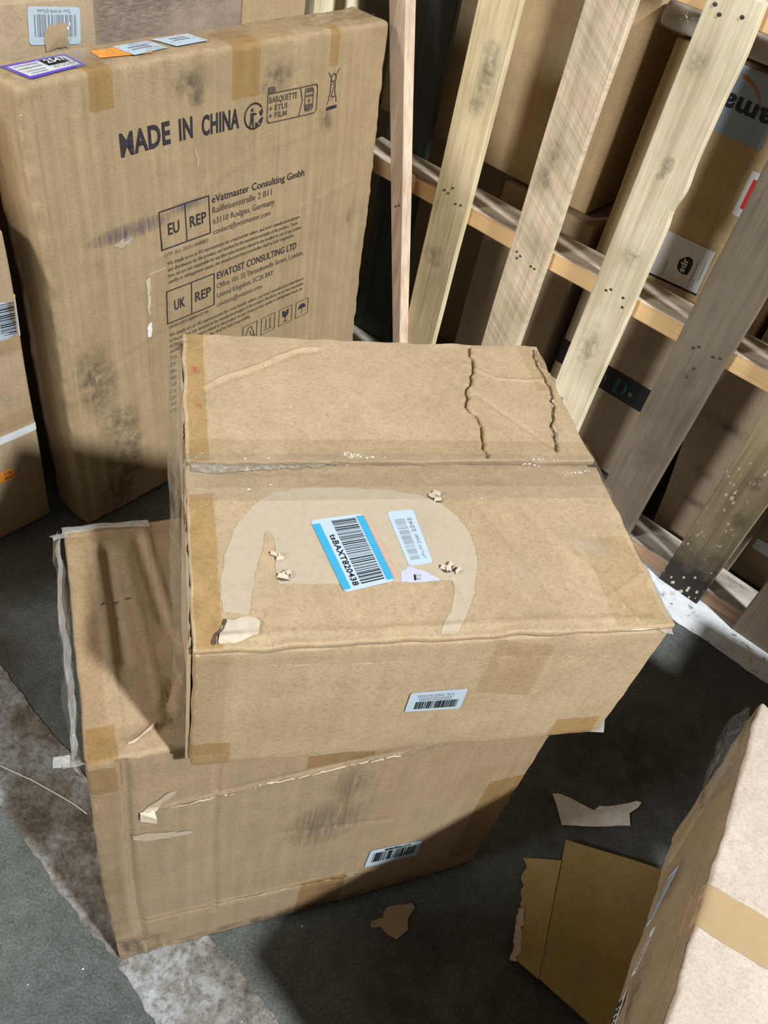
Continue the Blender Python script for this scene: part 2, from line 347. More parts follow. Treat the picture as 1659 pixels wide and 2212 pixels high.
        X = s.surf(face, p[:, 0], p[:, 1], off)
        return mesh(name, X, Q, mat, parent, True)
    def smudge(s, parent, face, cu, cv, ru, rv, mat, rot=0.0, off=.0011, name='smudge', power=1.0):
        c_, s_ = math.cos(rot), math.sin(rot)
        def fn(a, b):
            x, y = (a*2-1)*ru, (b*2-1)*rv; return cu+x*c_-y*s_, cv+x*s_+y*c_
        return s.patch(name, parent, face, fn, 22, 22, mat, off, True, lambda a, b: np.clip(1-np.hypot(a*2-1, b*2-1), 0, 1)**power)
    def ribbon(s, name, parent, face, poly, width, mat, off=.0012, closed=False):
        """printed stroke of even width along a polyline"""
        pts = np.array(list(poly)+([poly[0]] if closed else []), float); V = []; Fq = []
        for a, b in zip(pts[:-1], pts[1:]):
            t = b-a; L = np.linalg.norm(t)
            if L < 1e-9: continue
            t /= L; n = np.array([-t[1], t[0]])*width/2; a2, b2 = a-t*width*.3, b+t*width*.3
            k = max(1, int(L/.012)); base = len(V)
            for i in range(k+1):
                p = a2+(b2-a2)*i/k; V += [p+n, p-n]
            for i in range(k): Fq.append((base+2*i, base+2*i+1, base+2*i+3, base+2*i+2))
        V = np.array(V); return mesh(name, s.surf(face, V[:, 0], V[:, 1], off), Fq, mat, parent)
    def shape(s, name, parent, face, polys, mat, off=.0012):
        V = []; Fq = []
        for p in polys: Fq.append(tuple(range(len(V), len(V)+len(p)))); V += list(p)
        V = np.array(V); return mesh(name, s.surf(face, V[:, 0], V[:, 1], off), Fq, mat, parent)
    def print_text(s, parent, face, txt, u, v, width, cap, mat, bold=0.0, off=.0009, name='printed_text', angle=0.0):
        X, Fq = text_geo(txt, bold); x = X[:, 0]; wd_ = x.max()-x.min(); x = (x-x.min())/max(wd_, 1e-6)*width; y = X[:, 1]*cap
        if cap > .010:
            bm = bmesh.new(); vs = [bm.verts.new((a_, b_, 0)) for a_, b_ in zip(x, y)]
            for f_ in Fq:
                try: bm.faces.new([vs[i] for i in f_])
                except ValueError: pass
            bmesh.ops.triangulate(bm, faces=bm.faces[:])
            for _ in range(3):
                le = [e for e in bm.edges if e.calc_length() > .006]
                if not le: break
                bmesh.ops.subdivide_edges(bm, edges=le, cuts=1); bmesh.ops.triangulate(bm, faces=bm.faces[:])
            bm.verts.index_update(); x = np.array([w.co.x for w in bm.verts]); y = np.array([w.co.y for w in bm.verts]); Fq = [tuple(w.index for w in f_.verts) for f_ in bm.faces]; bm.free()
        c_, s_ = math.cos(angle), math.sin(angle)
        return mesh(name, s.surf(face, u+x*c_-y*s_, v+x*s_+y*c_, off), Fq, mat, parent)

_TX = {}
def text_geo(txt, bold=0.0):
    k = (txt, bold)
    if k in _TX: return _TX[k]
    cu = bpy.data.curves.new('t', 'FONT'); cu.body = txt; cu.size = 1; cu.offset = bold; cu.resolution_u = 3; cu.space_character = 1.0+bold*2
    o = bpy.data.objects.new('t', cu); COL.objects.link(o)
    dg = bpy.context.evaluated_depsgraph_get(); me = bpy.data.meshes.new_from_object(o.evaluated_get(dg))
    V = np.array([v.co[:] for v in me.vertices]).reshape(-1, 3); Fq = [tuple(p.vertices) for p in me.polygons]
    bpy.data.objects.remove(o); bpy.data.curves.remove(cu); bpy.data.meshes.remove(me)
    V[:, 1] /= .69
    _TX[k] = (V, Fq); return _TX[k]

class Label:
    """flat sticker on a carton face; corners given in reading order: top-left, top-right, bottom-right, bottom-left"""
    def __init__(s, C, parent, face, corners, mat, name='label', off=.0010, rad=.06, label=None, lk=1.0):
        s.C, s.face, s.off, s.lk = C, face, off, lk; s.q = np.array(corners, float)
        asp = np.linalg.norm(s.q[1]-s.q[0])/max(1e-6, np.linalg.norm(s.q[3]-s.q[0])); s.asp = asp
        ry = rad*asp if rad else 0; rx = rad; b = []
        for cx_, cy_, a0 in ((1-rx, 1-ry, 0), (rx, 1-ry, 90), (rx, ry, 180), (1-rx, ry, 270)):
            for i in range(5 if rad else 1):
                a = math.radians(a0+i*22.5); b.append((cx_+rx*math.cos(a), cy_+ry*math.sin(a)))
        S = [(.5, .5)]+[(.5+(x-.5)*.5, .5+(y-.5)*.5) for x, y in b]+b; n = len(b)
        Fq = [(0, 1+i, 1+(i+1) % n) for i in range(n)]+[(1+i, 1+n+i, 1+n+(i+1) % n, 1+(i+1) % n) for i in range(n)]
        S = np.array(S); s.o = mesh(name, s.map(S[:, 0], S[:, 1], off), Fq, mat, parent)
        if label: s.o['label'] = label
    def map(s, a, b, off):
        q = s.q; a = np.asarray(a)[:, None]; b = np.asarray(b)[:, None]
        P = q[3]*(1-a)*(1-b)+q[2]*a*(1-b)+q[1]*a*b+q[0]*(1-a)*b
        return s.C.surf(s.face, P[:, 0], P[:, 1], off)
    def bars(s, a0, a1, b0, b1, n=42, seed=1, mat=None, name='barcode'):
        r = random.Random(seed); ws = [r.choice((1, 1, 2, 3)) for _ in range(2*n)]; T = sum(ws); V = []; Fq = []; x = a0
        for i, w in enumerate(ws):
            x2 = x+(a1-a0)*w/T
            if i % 2 == 0: Fq.append(tuple(range(len(V), len(V)+4))); V += [(x, b0), (x2, b0), (x2, b1), (x, b1)]
            x = x2
        V = np.array(V); return mesh(name, s.map(V[:, 0], V[:, 1], s.off+.0004*s.lk), Fq, mat or INK, s.o)
    def rect(s, a0, a1, b0, b1, mat, name='printed_band', lift=.0003, slant=0):
        V = np.array([(a0, b0), (a1, b0), (a1+slant, b1), (a0+slant, b1)]); return mesh(name, s.map(V[:, 0], V[:, 1], s.off+lift*s.lk), [(0, 1, 2, 3)], mat, s.o)
    def poly(s, P, mat, name='printed_mark', lift=.0004):
        V = np.array(P); return mesh(name, s.map(V[:, 0], V[:, 1], s.off+lift*s.lk), [tuple(range(len(P)))], mat, s.o)
    def text(s, txt, a0, a1, b0, b1, mat=None, bold=0.0, lift=.0006, name='printed_text'):
        X, Fq = text_geo(txt, bold); x = X[:, 0]; x = a0+(x-x.min())/max(1e-6, x.max()-x.min())*(a1-a0); y = b0+X[:, 1]*(b1-b0)
        return mesh(name, s.map(x, y, s.off+lift*s.lk), Fq, mat or INK, s.o)
    def greek(s, rows, a0, a1, b0, b1, seed=1, mat=None, name='fine_print'):
        """illegible fine print: short dashes"""
        r = random.Random(seed); V = []; Fq = []; dh = (b1-b0)/rows
        for k in range(rows):
            y = b1-(k+1)*dh+dh*.25; x = a0; end = a1-(a1-a0)*r.uniform(0, .2)
            while x < end:
                w = r.uniform(.015, .05)*(a1-a0)*2; x2 = min(end, x+w)
                Fq.append(tuple(range(len(V), len(V)+4))); V += [(x, y), (x2, y), (x2, y+dh*.5), (x, y+dh*.5)]; x = x2+.012*(a1-a0)*2
        V = np.array(V); return mesh(name, s.map(V[:, 0], V[:, 1], s.off+.0004*s.lk), Fq, mat or INK_G, s.o)

def crumpled_film(name, parent, P, w, l, mat, seed, amp=.006, n=14):
    """small crumpled scrap of clear film; P = function (a,b) -> local xyz"""
    a, b = np.meshgrid(np.linspace(0, 1, n), np.linspace(0, 1, n), indexing='ij')
    X = np.array([P(x, y) for x, y in zip(a.ravel(), b.ravel())]); f = [SN(seed+i, 26) for i in range(3)]
    X = X+np.stack([g(X) for g in f], 1)*amp
    i, j = np.meshgrid(np.arange(n-1), np.arange(n-1), indexing='ij'); i, j = i.ravel(), j.ravel()
    return mesh(name, X, np.stack([i*n+j, (i+1)*n+j, (i+1)*n+j+1, i*n+j+1], 1), mat, parent, False)

# ================================================================ SETTING
def floor_mesh():
    V = [(-4, -3, 0), (4, -3, 0), (4, 5, 0), (-4, 5, 0)]
    return tag(mesh('floor', V, [(0, 1, 2, 3)], CONC), 'dark mottled concrete warehouse floor', None, None, 'structure')
FLOOR = floor_mesh()
PO = np.array([-0.02737, 1.66016, 0]); PX = np.array([.85295, -.52199, 0]); PY = np.array([.52199, .85295, 0])
def pw(u, d, z): return PO+PX*u+PY*d+np.array([0, 0, z])
PM = frame(PO, PX, PY, (0, 0, 1))
def floor_line(name, p0, p1, w, mat, seed, amp, label, z=.0012):
    """painted stripe, p0-p1 is its far edge, ragged on both sides"""
    p0, p1 = np.array(p0), np.array(p1); t = p1-p0; L = np.linalg.norm(t); t /= L; n = np.array([t[1], -t[0]])
    k = int(L/.008); s = np.linspace(0, L, k); f, g = SN(seed, 6), SN(seed+1, 35)
    e1 = (f(np.stack([s, 0*s, 0*s], 1))+.5*g(np.stack([s, 0*s, 0*s], 1)))*amp; e2 = (f(np.stack([s, 0*s+3, 0*s], 1))+.7*g(np.stack([s, 0*s+3, 0*s], 1)))*amp
    A = p0[None]+t[None]*s[:, None]+n[None]*e1[:, None]; B = p0[None]+t[None]*s[:, None]+n[None]*(w+e2)[:, None]
    V = [(x, y, z) for x, y in A]+[(x, y, z) for x, y in B]
    return tag(mesh(name, V, [(i, k+i, k+i+1, i+1) for i in range(k-1)], mat), label, None, None, 'structure')
floor_line('trim_1', (-1.24, 1.16), (0.55, -.065), .116, LINE, 4, .0045, 'worn dirty-white floor stripe running under the lower carton')
def fl2(): 
    a = pw(.1, -.075, 0); b = pw(1.6, -.075, 0)
    return floor_line('trim_2', a[:2], b[:2], -.16, LINEW, 9, .004, 'white painted floor line in front of the pallet foot')
fl2()
def floor_stain(cx, cy, rx, ry, mat, rot, name):
    n = 20; a, b = np.meshgrid(np.linspace(-1, 1, n), np.linspace(-1, 1, n), indexing='ij'); a, b = a.ravel(), b.ravel()
    c_, s_ = math.cos(rot), math.sin(rot); V = np.stack([cx+a*rx*c_-b*ry*s_, cy+a*rx*s_+b*ry*c_, 0*a+.0006], 1)
    i, j = np.meshgrid(np.arange(n-1), np.arange(n-1), indexing='ij'); i, j = i.ravel(), j.ravel()
    return mesh(name, V, np.stack([i*n+j, (i+1)*n+j, (i+1)*n+j+1, i*n+j+1], 1), mat, FLOOR, False, np.clip(1-np.hypot(a, b), 0, 1)**.6)
floor_stain(.27, .38, .16, .12, RUST, .3, 'rust_stain'); floor_stain(.50, .78, .22, .14, RUST, .7, 'rust_stain'); floor_stain(-.62, .72, .2, .08, RUST, 2.5, 'rust_stain'); floor_stain(.12, .22, .12, .05, RUST, -.5, 'rust_stain')
rs = random.Random(5)
def scratch(P, w, name, mat):
    P = np.array(P, float); V = []; n = len(P)
    for i in range(n):
        t = P[min(i+1, n-1)]-P[max(i-1, 0)]; t /= np.linalg.norm(t); m_ = np.array([-t[1], t[0]])*w/2; V += [(*(P[i]+m_), .0019), (*(P[i]-m_), .0019)]
    return mesh(name, V, [(2*i, 2*i+1, 2*i+3, 2*i+2) for i in range(n-1)], mat, FLOOR)
scratch([(-.476, .535), (-.42, .525), (-.37, .512), (-.345, .505), (-.322, .496)], .0018, 'scratch', PALEDUST if False else K_SHRED)
scratch([(-.476, .535), (-.478, .52), (-.47, .50)], .0016, 'scratch', K_SHRED)
for k in range(16):   # grit on the floor
    x, y = rs.uniform(-.5, .05), rs.uniform(.2, .6); q = rs.uniform(.0008, .002)
    mesh('grit', [(x-q, y-q, .0014), (x+q, y-q*.6, .0014), (x+q*.7, y+q, .0014), (x-q*.8, y+q*.9, .0014), (x, y, .0014+q)], [(0, 1, 4), (1, 2, 4), (2, 3, 4), (3, 0, 4)], K_SHRED, FLOOR)
def slab(name, M, x0, x1, y0, y1, z0, z1, mat):
    V = [(x, y, z) for x in (x0, x1) for y in (y0, y1) for z in (z0, z1)]
    o = mesh(name, V, [(0, 1, 3, 2), (4, 6, 7, 5), (0, 4, 5, 1), (2, 3, 7, 6), (0, 2, 6, 4), (1, 5, 7, 3)], mat); o.matrix_world = M; return o
WALLM = plain('dark_wall_paint', (.05, .045, .04), .8, .2, .1, 6, .05)
tag(slab('wall_back', PM, -3, 3, 1.5, 1.6, 0, 2.6, WALLM), 'dark warehouse wall behind the stacked cartons', None, None, 'structure')

# ================================================================ TOP CARTON (on the stack)
TY = .35367; TW, TD, TH = .3948, .3910, .1807
LW, LD, LH = .5247, .2778, .5607
TM = yawframe(-.11117, .33592, LH+.006, TY)
T = empty('carton', TM, 'battered square carton with barcode stickers, lying on top of the taller carton', 'box', 'cartons in front of the pallet')
tb = Carton(TW, TD, TH-.0075, r=.004, cell=.009, seed=3, amp=.0012, bulge=.002, edge_amp=.0006,
            creases=[('front', [(.02, .155), (.12, .150), (.25, .146), (.39, .137)], .0022, -.0012), ('front', [(.18, .06), (.22, .02)], .003, -.001), ('front', [(.012, .02), (.014, .16)], .003, -.0012)])
tb.body('body', K_T, T)
crk1 = jag([(.3150-.0, .188), (.306, .140), (.290, .108), (.283, .082), (.291, .060), (.288, .035), (.284, .004)], .007, .0022, 4)
crk2 = jag([(.392, .187), (.386, .150), (.389, .118), (.380, .080), (.370, .058), (.366, .035), (.362, .016)], .007, .0022, 6)
ridge = jag([(.020, .105), (.045, .125), (.075, .142), (.116, .170), (.140, .176)], .012, .0012, 8)
fb = Carton(TW+.003, .1925, .0068, r=.0016, cell=.0013, seed=5, amp=.0010, freq=4, org=(-.001, .2000, TH-.0070), edge_amp=.0010,
            creases=[('top', crk1, .0013, -.0060), ('top', [(p[0]+.005, p[1]) for p in crk1], .004, .0007), ('top', [(p[0]-.005, p[1]) for p in crk1], .004, .0006),
                     ('top', crk2, .0013, -.0060), ('top', [(p[0]-.004, p[1]) for p in crk2], .004, .0007), ('top', ridge, .0018, .0018), ('top', [(p[0], p[1]-.006) for p in ridge], .004, -.0012),
                     ('top', [(.30, .155), (.33, .13), (.36, .128), (.385, .13)], .002, .0012), ('top', [(.30, .10), (.36, .02)], .003, -.0010), ('top', [(.27, .16), (.29, .10)], .006, -.0016)])
fb.body('top_flap', K_T, T)
ff = Carton(TW+.003, .1950, .0068, r=.0018, cell=.0026, seed=8, amp=.0007, freq=3, org=(-.001, -.001, TH-.0070), edge_amp=.0010,
            creases=[('top', [(.255, .15), (.275, .10), (.30, .03)], .0022, -.0012), ('top', [(.30, .16), (.33, .08), (.355, .02)], .004, .0010), ('top', [(.285, .19), (.32, .09), (.33, .0)], .003, -.0010),
                     ('top', [(.20, .052), (.19, .04), (.17, .02)], .0016, .0012), ('top', [(.315, .05), (.345, .03), (.39, .055)], .0016, .0012), ('top', [(.335, .08), (.352, .045), (.362, .015), (.37, -.005)], .0018, .0014),
                     ('top', [(.02, .010), (.08, .012), (.14, .010), (.28, .012), (.38, .008)], .003, .0012), ('top', [(.215, .055), (.222, .02)], .0018, -.0010), ('top', [(.29, .13), (.31, .02)], .008, .0010)])
ff.body('top_flap', K_T, T)
# brown tape along the left rim and over the edges
fb.tape(T, 'top', -.004, .0205, .0, .1925, TAPE, off=.0006); ff.tape(T, 'top', -.004, .0225, .0, .160, TAPE, off=.0006)
ff.tape(T, 'top', .345, .392, -.002, .10, TAPE2, off=.0005, skew=.0, name='tape'); fb.tape(T, 'top', .372, .3975, .11, .19, TAPE2, off=.0006)
tb.tape(T, 'front', -.006, .0265, .02, .1735, TAPE2, off=.0007); tb.tape(T, 'front', -.004, .034, .0005, .040, TAPE, off=.0010)
tb.tape(T, 'front', .238, .292, .098, .172, TAPE2, off=.0006, skew=-.012); tb.tape(T, 'front', .338, .384, .0005, .036, TAPE, off=.0009)
tb.tape(T, 'left', .02, .38, .118, .172, TAPE2, off=.0009, name='tape')
# clear tape over the seam, draped into it, crinkled
folds = [([(.01, .196), (.06, .201), (.13, .199)], .0022, .0030), ([(.13, .196), (.20, .1985), (.30, .2000), (.39, .1995)], .0018, .0024), ([(.0, .183), (.03, .176), (.055, .186)], .0020, .0026), ([(.29, .198), (.33, .190), (.385, .183)], .0020, .0026),
         ([(.31, .197), (.36, .176)], .0016, .0018), ([(.20, .170), (.225, .1705)], .0014, .0016), ([(.06, .172), (.10, .1735), (.16, .172)], .0014, .0010), ([(.352, .181), (.372, .180)], .0022, .0026), ([(.232, .190), (.232, .176)], .0010, .0014), ([(.276, .190), (.276, .174)], .0010, .0014), ([(.068, .215), (.068, .172)], .0008, .0010), ([(.205, .216), (.205, .172)], .0008, .0010)]
def drape(u0, u1, v0, v1, lift, seed, amp, name, mat, cell=.0022):
    nu, nv = int((u1-u0)/cell), max(4, int((v1-v0)/cell)); a, b = np.meshgrid(np.linspace(0, 1, nu), np.linspace(0, 1, nv), indexing='ij'); a, b = a.ravel(), b.ravel()
    U = u0+(u1-u0)*a; V = v0+(v1-v0)*b; f, g = SN(seed, 9), SN(seed+1, 45)
    z = np.full(len(U), TH+lift); P3 = np.stack([U*.35, V*3, 0*U], 1)
    z += np.abs(f(P3))*amp+np.clip(g(np.stack([U*.7, V*2, 0*U], 1)), 0, 1)*amp*.7
    z -= .004*np.exp(-((V-.198)/.0035)**2)
    for pl, wd_, am in folds: z += am*np.exp(-(segdist(U, V, pl)/wd_)**2)
    X = U.copy(); m = U < -.001; X[m] = -.0025; z[m] = TH+lift+(U[m]+.001)
    m2 = U > TW+.001; X[m2] = TW+.0028; z[m2] = TH+lift-(U[m2]-TW-.001)
    i, j = np.meshgrid(np.arange(nu-1), np.arange(nv-1), indexing='ij'); i, j = i.ravel(), j.ravel()
    return mesh(name, np.stack([X, V, z], 1), np.stack([i*nv+j, (i+1)*nv+j, (i+1)*nv+j+1, i*nv+j+1], 1), mat, T, True)
drape(-.05, .43, .163, .226, .0022, 31, .0012, 'clear_tape', CLEAR); drape(-.045, .415, .146, .206, .0032, 77, .0018, 'clear_tape', CRINK)
# torn flutes along the seam
sp = jag([(.004, .196), (.05, .199), (.10, .200), (.135, .198)], .004, .0016, 12); sq = jag([(.135, .1945), (.10, .190), (.05, .186), (.004, .184)], .004, .0018, 13)
ff.raster('torn_edge', T, 'top', sp+sq, plain('seam_tear', (.37, .32, .245), .9, .1, .35, 260, .8), .0013, .0016, .0012, 3)
def lips(C, poly, w, seed, off=.0009):
    for sg in (-1, 1):
        a = [(x+sg*w*(.55+.45*abs(math.sin(i*(1.7 if sg < 0 else 2.3)+seed)))+sg*.0012, y) for i, (x, y) in enumerate(poly)]; b = [(x+sg*.0012, y) for x, y in poly][::-1]
        C.raster('torn_lip', T, 'top', a+b, K_TORN, .0009, off, .0003, seed)
lips(fb, crk2, .0012, 5)
# pale scar where an older label was peeled off: a wide arch
outer = [(.023, .033), (.022, .06), (.028, .092), (.037, .118), (.052, .142), (.073, .159), (.10, .164), (.14, .164), (.18, .160), (.205, .154), (.222, .143), (.235, .125), (.241, .10), (.240, .078), (.233, .055), (.228, .040), (.214, .016), (.204, .003)]
inner = [(.190, .001), (.196, .014), (.205, .026), (.211, .042), (.212, .054), (.180, .055), (.105, .056), (.068, .057), (.067, .075), (.069, .094), (.068, .108), (.062, .114), (.057, .092), (.051, .07), (.046, .05), (.043, .029)]
ff.raster('peeled_patch', T, 'top', [(x+.001, y+.001) for x, y in outer+inner], K_PALE, .0009, .0004, .0004, 21)
def scar(C, u, v, r, seed):
    rd = random.Random(seed)
    for k in range(3):
        cx_, cy_ = u+rd.uniform(-r, r)*.9, v+rd.uniform(-r, r)*.7; ang = rd.uniform(-.8, 2.2); l = r*rd.uniform(.6, 1.0); w = r*rd.uniform(.18, .38)
        P = [(cx_+math.cos(ang)*a*l-math.sin(ang)*b*w, cy_+math.sin(ang)*a*l+math.cos(ang)*b*w) for a, b in ((-1, 0), (-.3, .9), (.5, .7), (1, .1), (.4, -.8), (-.5, -.7))]
        C.raster('torn_core', T, 'top', jag(P, .002, .0006, seed+k, True), K_CORE if k % 2 else INK_F, .0010, .0011+.0001*k, .0006, seed+k)
        # a curled shred standing up beside the tear
        c0 = C.surf('top', [cx_], [cy_], .001)[0]; dx, dy = math.cos(ang)*l*.8, math.sin(ang)*l*.8
        V = [c0+np.array([-dx, -dy, 0]), c0+np.array([dx, dy, 0]), c0+np.array([dx*.8-dy*.5, dy*.8+dx*.5, .003]), c0+np.array([-dx*.7-dy*.5, -dy*.7+dx*.5, .0035])]
        mesh('paper_shred', V, [(0, 1, 2, 3)], K_TORN, T)
for u, v, r, sd in ((.071, .085, .0045, 40), (.074, .066, .0065, 41), (.219, .151, .0065, 42), (.216, .064, .0080, 43)): scar(ff, u, v, r, sd)
ff.raster('torn_patch', T, 'top', jag([(.019, .004), (.022, .020), (.026, .026), (.046, .027), (.052, .022), (.049, .010), (.035, .0055), (.03, .003)], .006, .001, 50, True), K_TORN, .0012, .0014, .0006, 51)
ff.raster('torn_core', T, 'top', jag([(.014, .003), (.017, .012), (.022, .018), (.024, .027), (.026, .027), (.024, .016), (.019, .010), (.017, .003)], .004, .0005, 52, True), INK_F, .0011, .0016, .0004, 53)
# big barcode sticker with blue bands
pk = Label(ff, T, 'top', [(.152, .133), (.170, .061), (.122, .049), (.104, .126)], PEACH, 'sticker_backing', .0006, .03, 'torn peach sticker showing under the barcode label')
lb = Label(ff, T, 'top', [(.149, .1325), (.164, .0570), (.1205, .0470), (.1020, .1255)], PAPER, 'label', .0009, .05, 'blue-banded white barcode label', .4)
lb.rect(.03, .97, .86, 1.0, CYAN); lb.rect(.06, .97, .0, .15, CYAN); lb.bars(.05, .95, .37, .83, 48, 7); lb.text('tsBAXT820438', .24, .95, .215, .325, INK, .022)
l2 = Label(ff, T, 'top', [(.179, .0715), (.171, .1340), (.1955, .1370), (.2005, .0745)], PAPER, 'label', .0008, .05, 'small white rounded barcode label', .4)
l2.bars(.10, .84, .46, .84, 55, 9, INK_G); l2.text('LPN PM 30685', .10, .53, .20, .32, INK_G, .0); l2.text('2045', .57, .84, .20, .36, INK_G, .01)
fo = [(.169, .055), (.172, .066), (.1795, .0715), (.187, .068), (.192, .0655), (.205, .0548)]
fw_ = ff.raster('label_scrap', T, 'top', fo, LILAC, .0011, .0006, .0004, 60)
ff.shape('printed_mark', T, 'top', [[(.1805, .0565), (.1822, .0565), (.1828, .0625), (.1811, .0625)]], INK, .0009); ff.print_text(T, 'top', '812', .186, .0565, .006, .0035, INK_G, 0, .0009, angle=1.4)
# front sticker, stuck upside down
l3 = Label(tb, T, 'front', [(.231, .0735), (.180, .0745), (.1795, .1045), (.2300, .1055)], PAPER, 'label', .0011, .05, 'white barcode label stuck upside down')
l3.bars(.10, .86, .48, .86, 34, 15, INK); l3.text('MADE IN CHINA', .40, .86, .12, .25, INK_G, .0); l3.greek(2, .24, .84, .28, .46, 4); l3.text('CN', .22, .34, .12, .25, INK_G)
# crushed left rim with film and layered card edges
tb.raster('torn_edge', T, 'left', jag([(.003, .16), (.10, .168), (.20, .164), (.30, .169), (.388, .16), (.388, .172), (.20, .1725), (.003, .1725)], .012, .002, 70, True), K_TORN, .002, .0030, .001, 71)
crumpled_film('film_wrap', T, lambda a, b: (-.006-.008*math.sin(b*3.1), .005+.380*a, TH-.002-.055*b), .38, .05, CRINK, 80, .0022, 26)
crumpled_film('film_wrap', T, lambda a, b: (-.004-.006*math.sin(b*3.1), .16+.06*a, TH+.002-.05*b), .38, .05, CRINK, 81, .0030, 14)
def tilt_strip(y0, y1, x0, z0, h, t, mat, seed, name):
    n = 26; V = []; f = SN(seed, 9)
    for i in range(n):
        y = y0+(y1-y0)*i/(n-1); w_ = float(f(np.array([[0, y, 0]]))[0])*.0016
        V += [(x0+w_-.0012, y, z0), (x0+w_-.0012-t, y, z0), (x0+w_-t, y, z0+h), (x0+w_, y, z0+h)]
    Fq = []
    for i in range(n-1):
        for k in range(4): Fq.append((4*i+k, 4*i+(k+1) % 4, 4*i+4+(k+1) % 4, 4*i+4+k))
    Fq += [(3, 2, 1, 0), (4*n-4, 4*n-3, 4*n-2, 4*n-1)]
    return mesh(name, V, Fq, mat, T)
tilt_strip(.004, .386, .0004, .008, .164, .0030, K_T, 90, 'side_flap')
# torn right rim: scraps of card and film
for k, (y, z, l) in enumerate(((.318, .176, .030), (.340, .172, .018), (.295, .174, .016))):
    V = [(TW+.002, y, z), (TW+.010, y-.003, z-.006), (TW+.013, y+l, z-.010), (TW+.003, y+l, z+.001), (TW+.006, y+l*.5, z+.004)]
    mesh('torn_scrap', V, [(0, 1, 4), (1, 2, 4), (2, 3, 4), (3, 0, 4)], K_TORN, T)
crumpled_film('film_wrap', T, lambda a, b: (TW+.002+.016*b*(1-.5*a), .004+.105*a, TH-.004-.026*b), .1, .03, FILM, 83, .0032, 18)
crumpled_film('film_wrap', T, lambda a, b: (TW-.004+.016*b, .350+.045*a, TH+.002-.02*b), .1, .03, FILM, 84, .0036, 12)
crumpled_film('film_wrap', T, lambda a, b: (-.010+.014*b, .372+.022*a, TH+.003-.02*a), .1, .03, FILM, 85, .0040, 10)
crumpled_film('film_wrap', T, lambda a, b: (TW-.018+.024*b, -.003+.018*a, TH+.001-.012*b), .1, .03, FILM, 86, .0030, 10)
crumpled_film('film_wrap', T, lambda a, b: (TW-.010+.014*b, -.002+.01*a, .001+.02*a), .1, .03, FILM, 87, .0020, 8)
for k in range(5): ff.smudge(T, 'top', .05+.075*k, .06+.03*(k % 3), .03, .02, WATER, k*.6, .0006, 'scuff', 1.4)
fb.smudge(T, 'top', .012, .13, .006, .008, smudge_mat('red_mark', (.45, .06, .03), 300), 0, .0012, 'red_mark'); fb.smudge(T, 'top', .014, .075, .004, .005, bpy.data.materials['red_mark'], 0, .0012, 'red_mark')

# ================================================================ LOWER CARTON
LM = yawframe(-.201, .318, .0006, .48788)
L = empty('carton', LM, 'tall scuffed carton standing on the floor under the battered carton', 'box', 'cartons in front of the pallet')
lc = Carton(LW, LD, LH-.0006, r=.005, cell=.0042, seed=12, amp=.0022, freq=2.5, bulge=.001, edge_amp=.0007,
    creases=[('front', [(.031, .56), (.030, .40), (.032, .25), (.033, .05)], .0034, -.0058), ('front', [(.024, .55), (.025, .06)], .004, .0016), ('front', [(.119, .53), (.121, .3), (.124, .10)], .0026, -.0036),
             ('front', [(.05, .448), (.12, .440), (.20, .438), (.323, .434)], .0020, .0026), ('front', [(.12, .445), (.32, .439)], .004, -.0016), ('front', [(.323, .434), (.46, .452)], .003, .0012),
             ('front', [(.042, .132), (.125, .128), (.25, .120), (.40, .085), (.49, .055)], .0026, .0022), ('front', [(.04, .125), (.25, .112), (.49, .045)], .004, -.0022),
             ('front', [(.20, .296), (.34, .26)], .004, -.0010), ('front', [(.41, .09), (.43, .06)], .005, -.002), ('front', [(.005, .06), (.008, .02)], .006, -.005), ('front', [(.02, .07), (.022, .006)], .0026, -.0045), ('front', [(.032, .06), (.036, .006)], .0026, .004), ('front', [(.046, .06), (.05, .006)], .0026, -.0040), ('front', [(.060, .05), (.064, .006)], .0026, -.0030),
             ('top', [(.031, .25), (.032, .15), (.030, .0)], .0032, .0034), ('top', [(.040, .24), (.042, .10)], .006, -.0030), ('top', [(.083, .262), (.088, .19), (.094, .132), (.106, .09)], .0034, .0034), ('top', [(.075, .25), (.086, .14)], .006, -.0035),
             ('top', [(.058, .24), (.066, .12), (.07, .05)], .0030, .0016), ('top', [(.035, .012), (.048, .016), (.062, .026)], .004, .0040), ('top', [(.085, .07), (.074, .045), (.078, .03), (.10, .035)], .004, -.0035), ('top', [(.10, .05), (.14, .02)], .004, .0028), ('top', [(.016, .24), (.017, .02)], .003, -.0012)])
lc.body('body', K_L, L)
lc.tape(L, 'top', -.004, .022, .002, .262, TAPE2, off=.0008); lc.tape(L, 'top', .0, .2, .2545, .2800, TAPE2, off=.0009); lc.tape(L, 'top', .002, .027, -.002, .035, TAPE, off=.0012)
lc.tape(L, 'top', .022, .060, .004, .03, CLEAR, off=.0016, name='clear_tape')
lc.tape(L, 'front', -.004, .030, .505, .552, TAPE, off=.0010); lc.tape(L, 'front', .215, .290, .452, .556, TAPE, off=.0010, skew=-.004); lc.tape(L, 'front', .238, .302, -.0, .125, TAPE, off=.0010, skew=-.006); lc.tape(L, 'front', .262, .300, .082, .116, CLEAR, off=.0014, name='clear_tape', crumple=.0015)
lc.tape(L, 'front', .470, .525, .05, .30, TAPE, off=.0008, skew=.0); lc.tape(L, 'front', .0, .030, .10, .50, TAPE2, off=.0006)
ll = Label(lc, L, 'front', [(.4075, .109), (.3255, .1195), (.3270, .1765), (.4060, .1615)], PAPER, 'label', .0012, .06, 'white barcode label stuck upside down')
ll.bars(.10, .93, .20, .74, 34, 23); ll.text('tsOVEEJ2808', .22, .72, .05, .16, INK, .03)
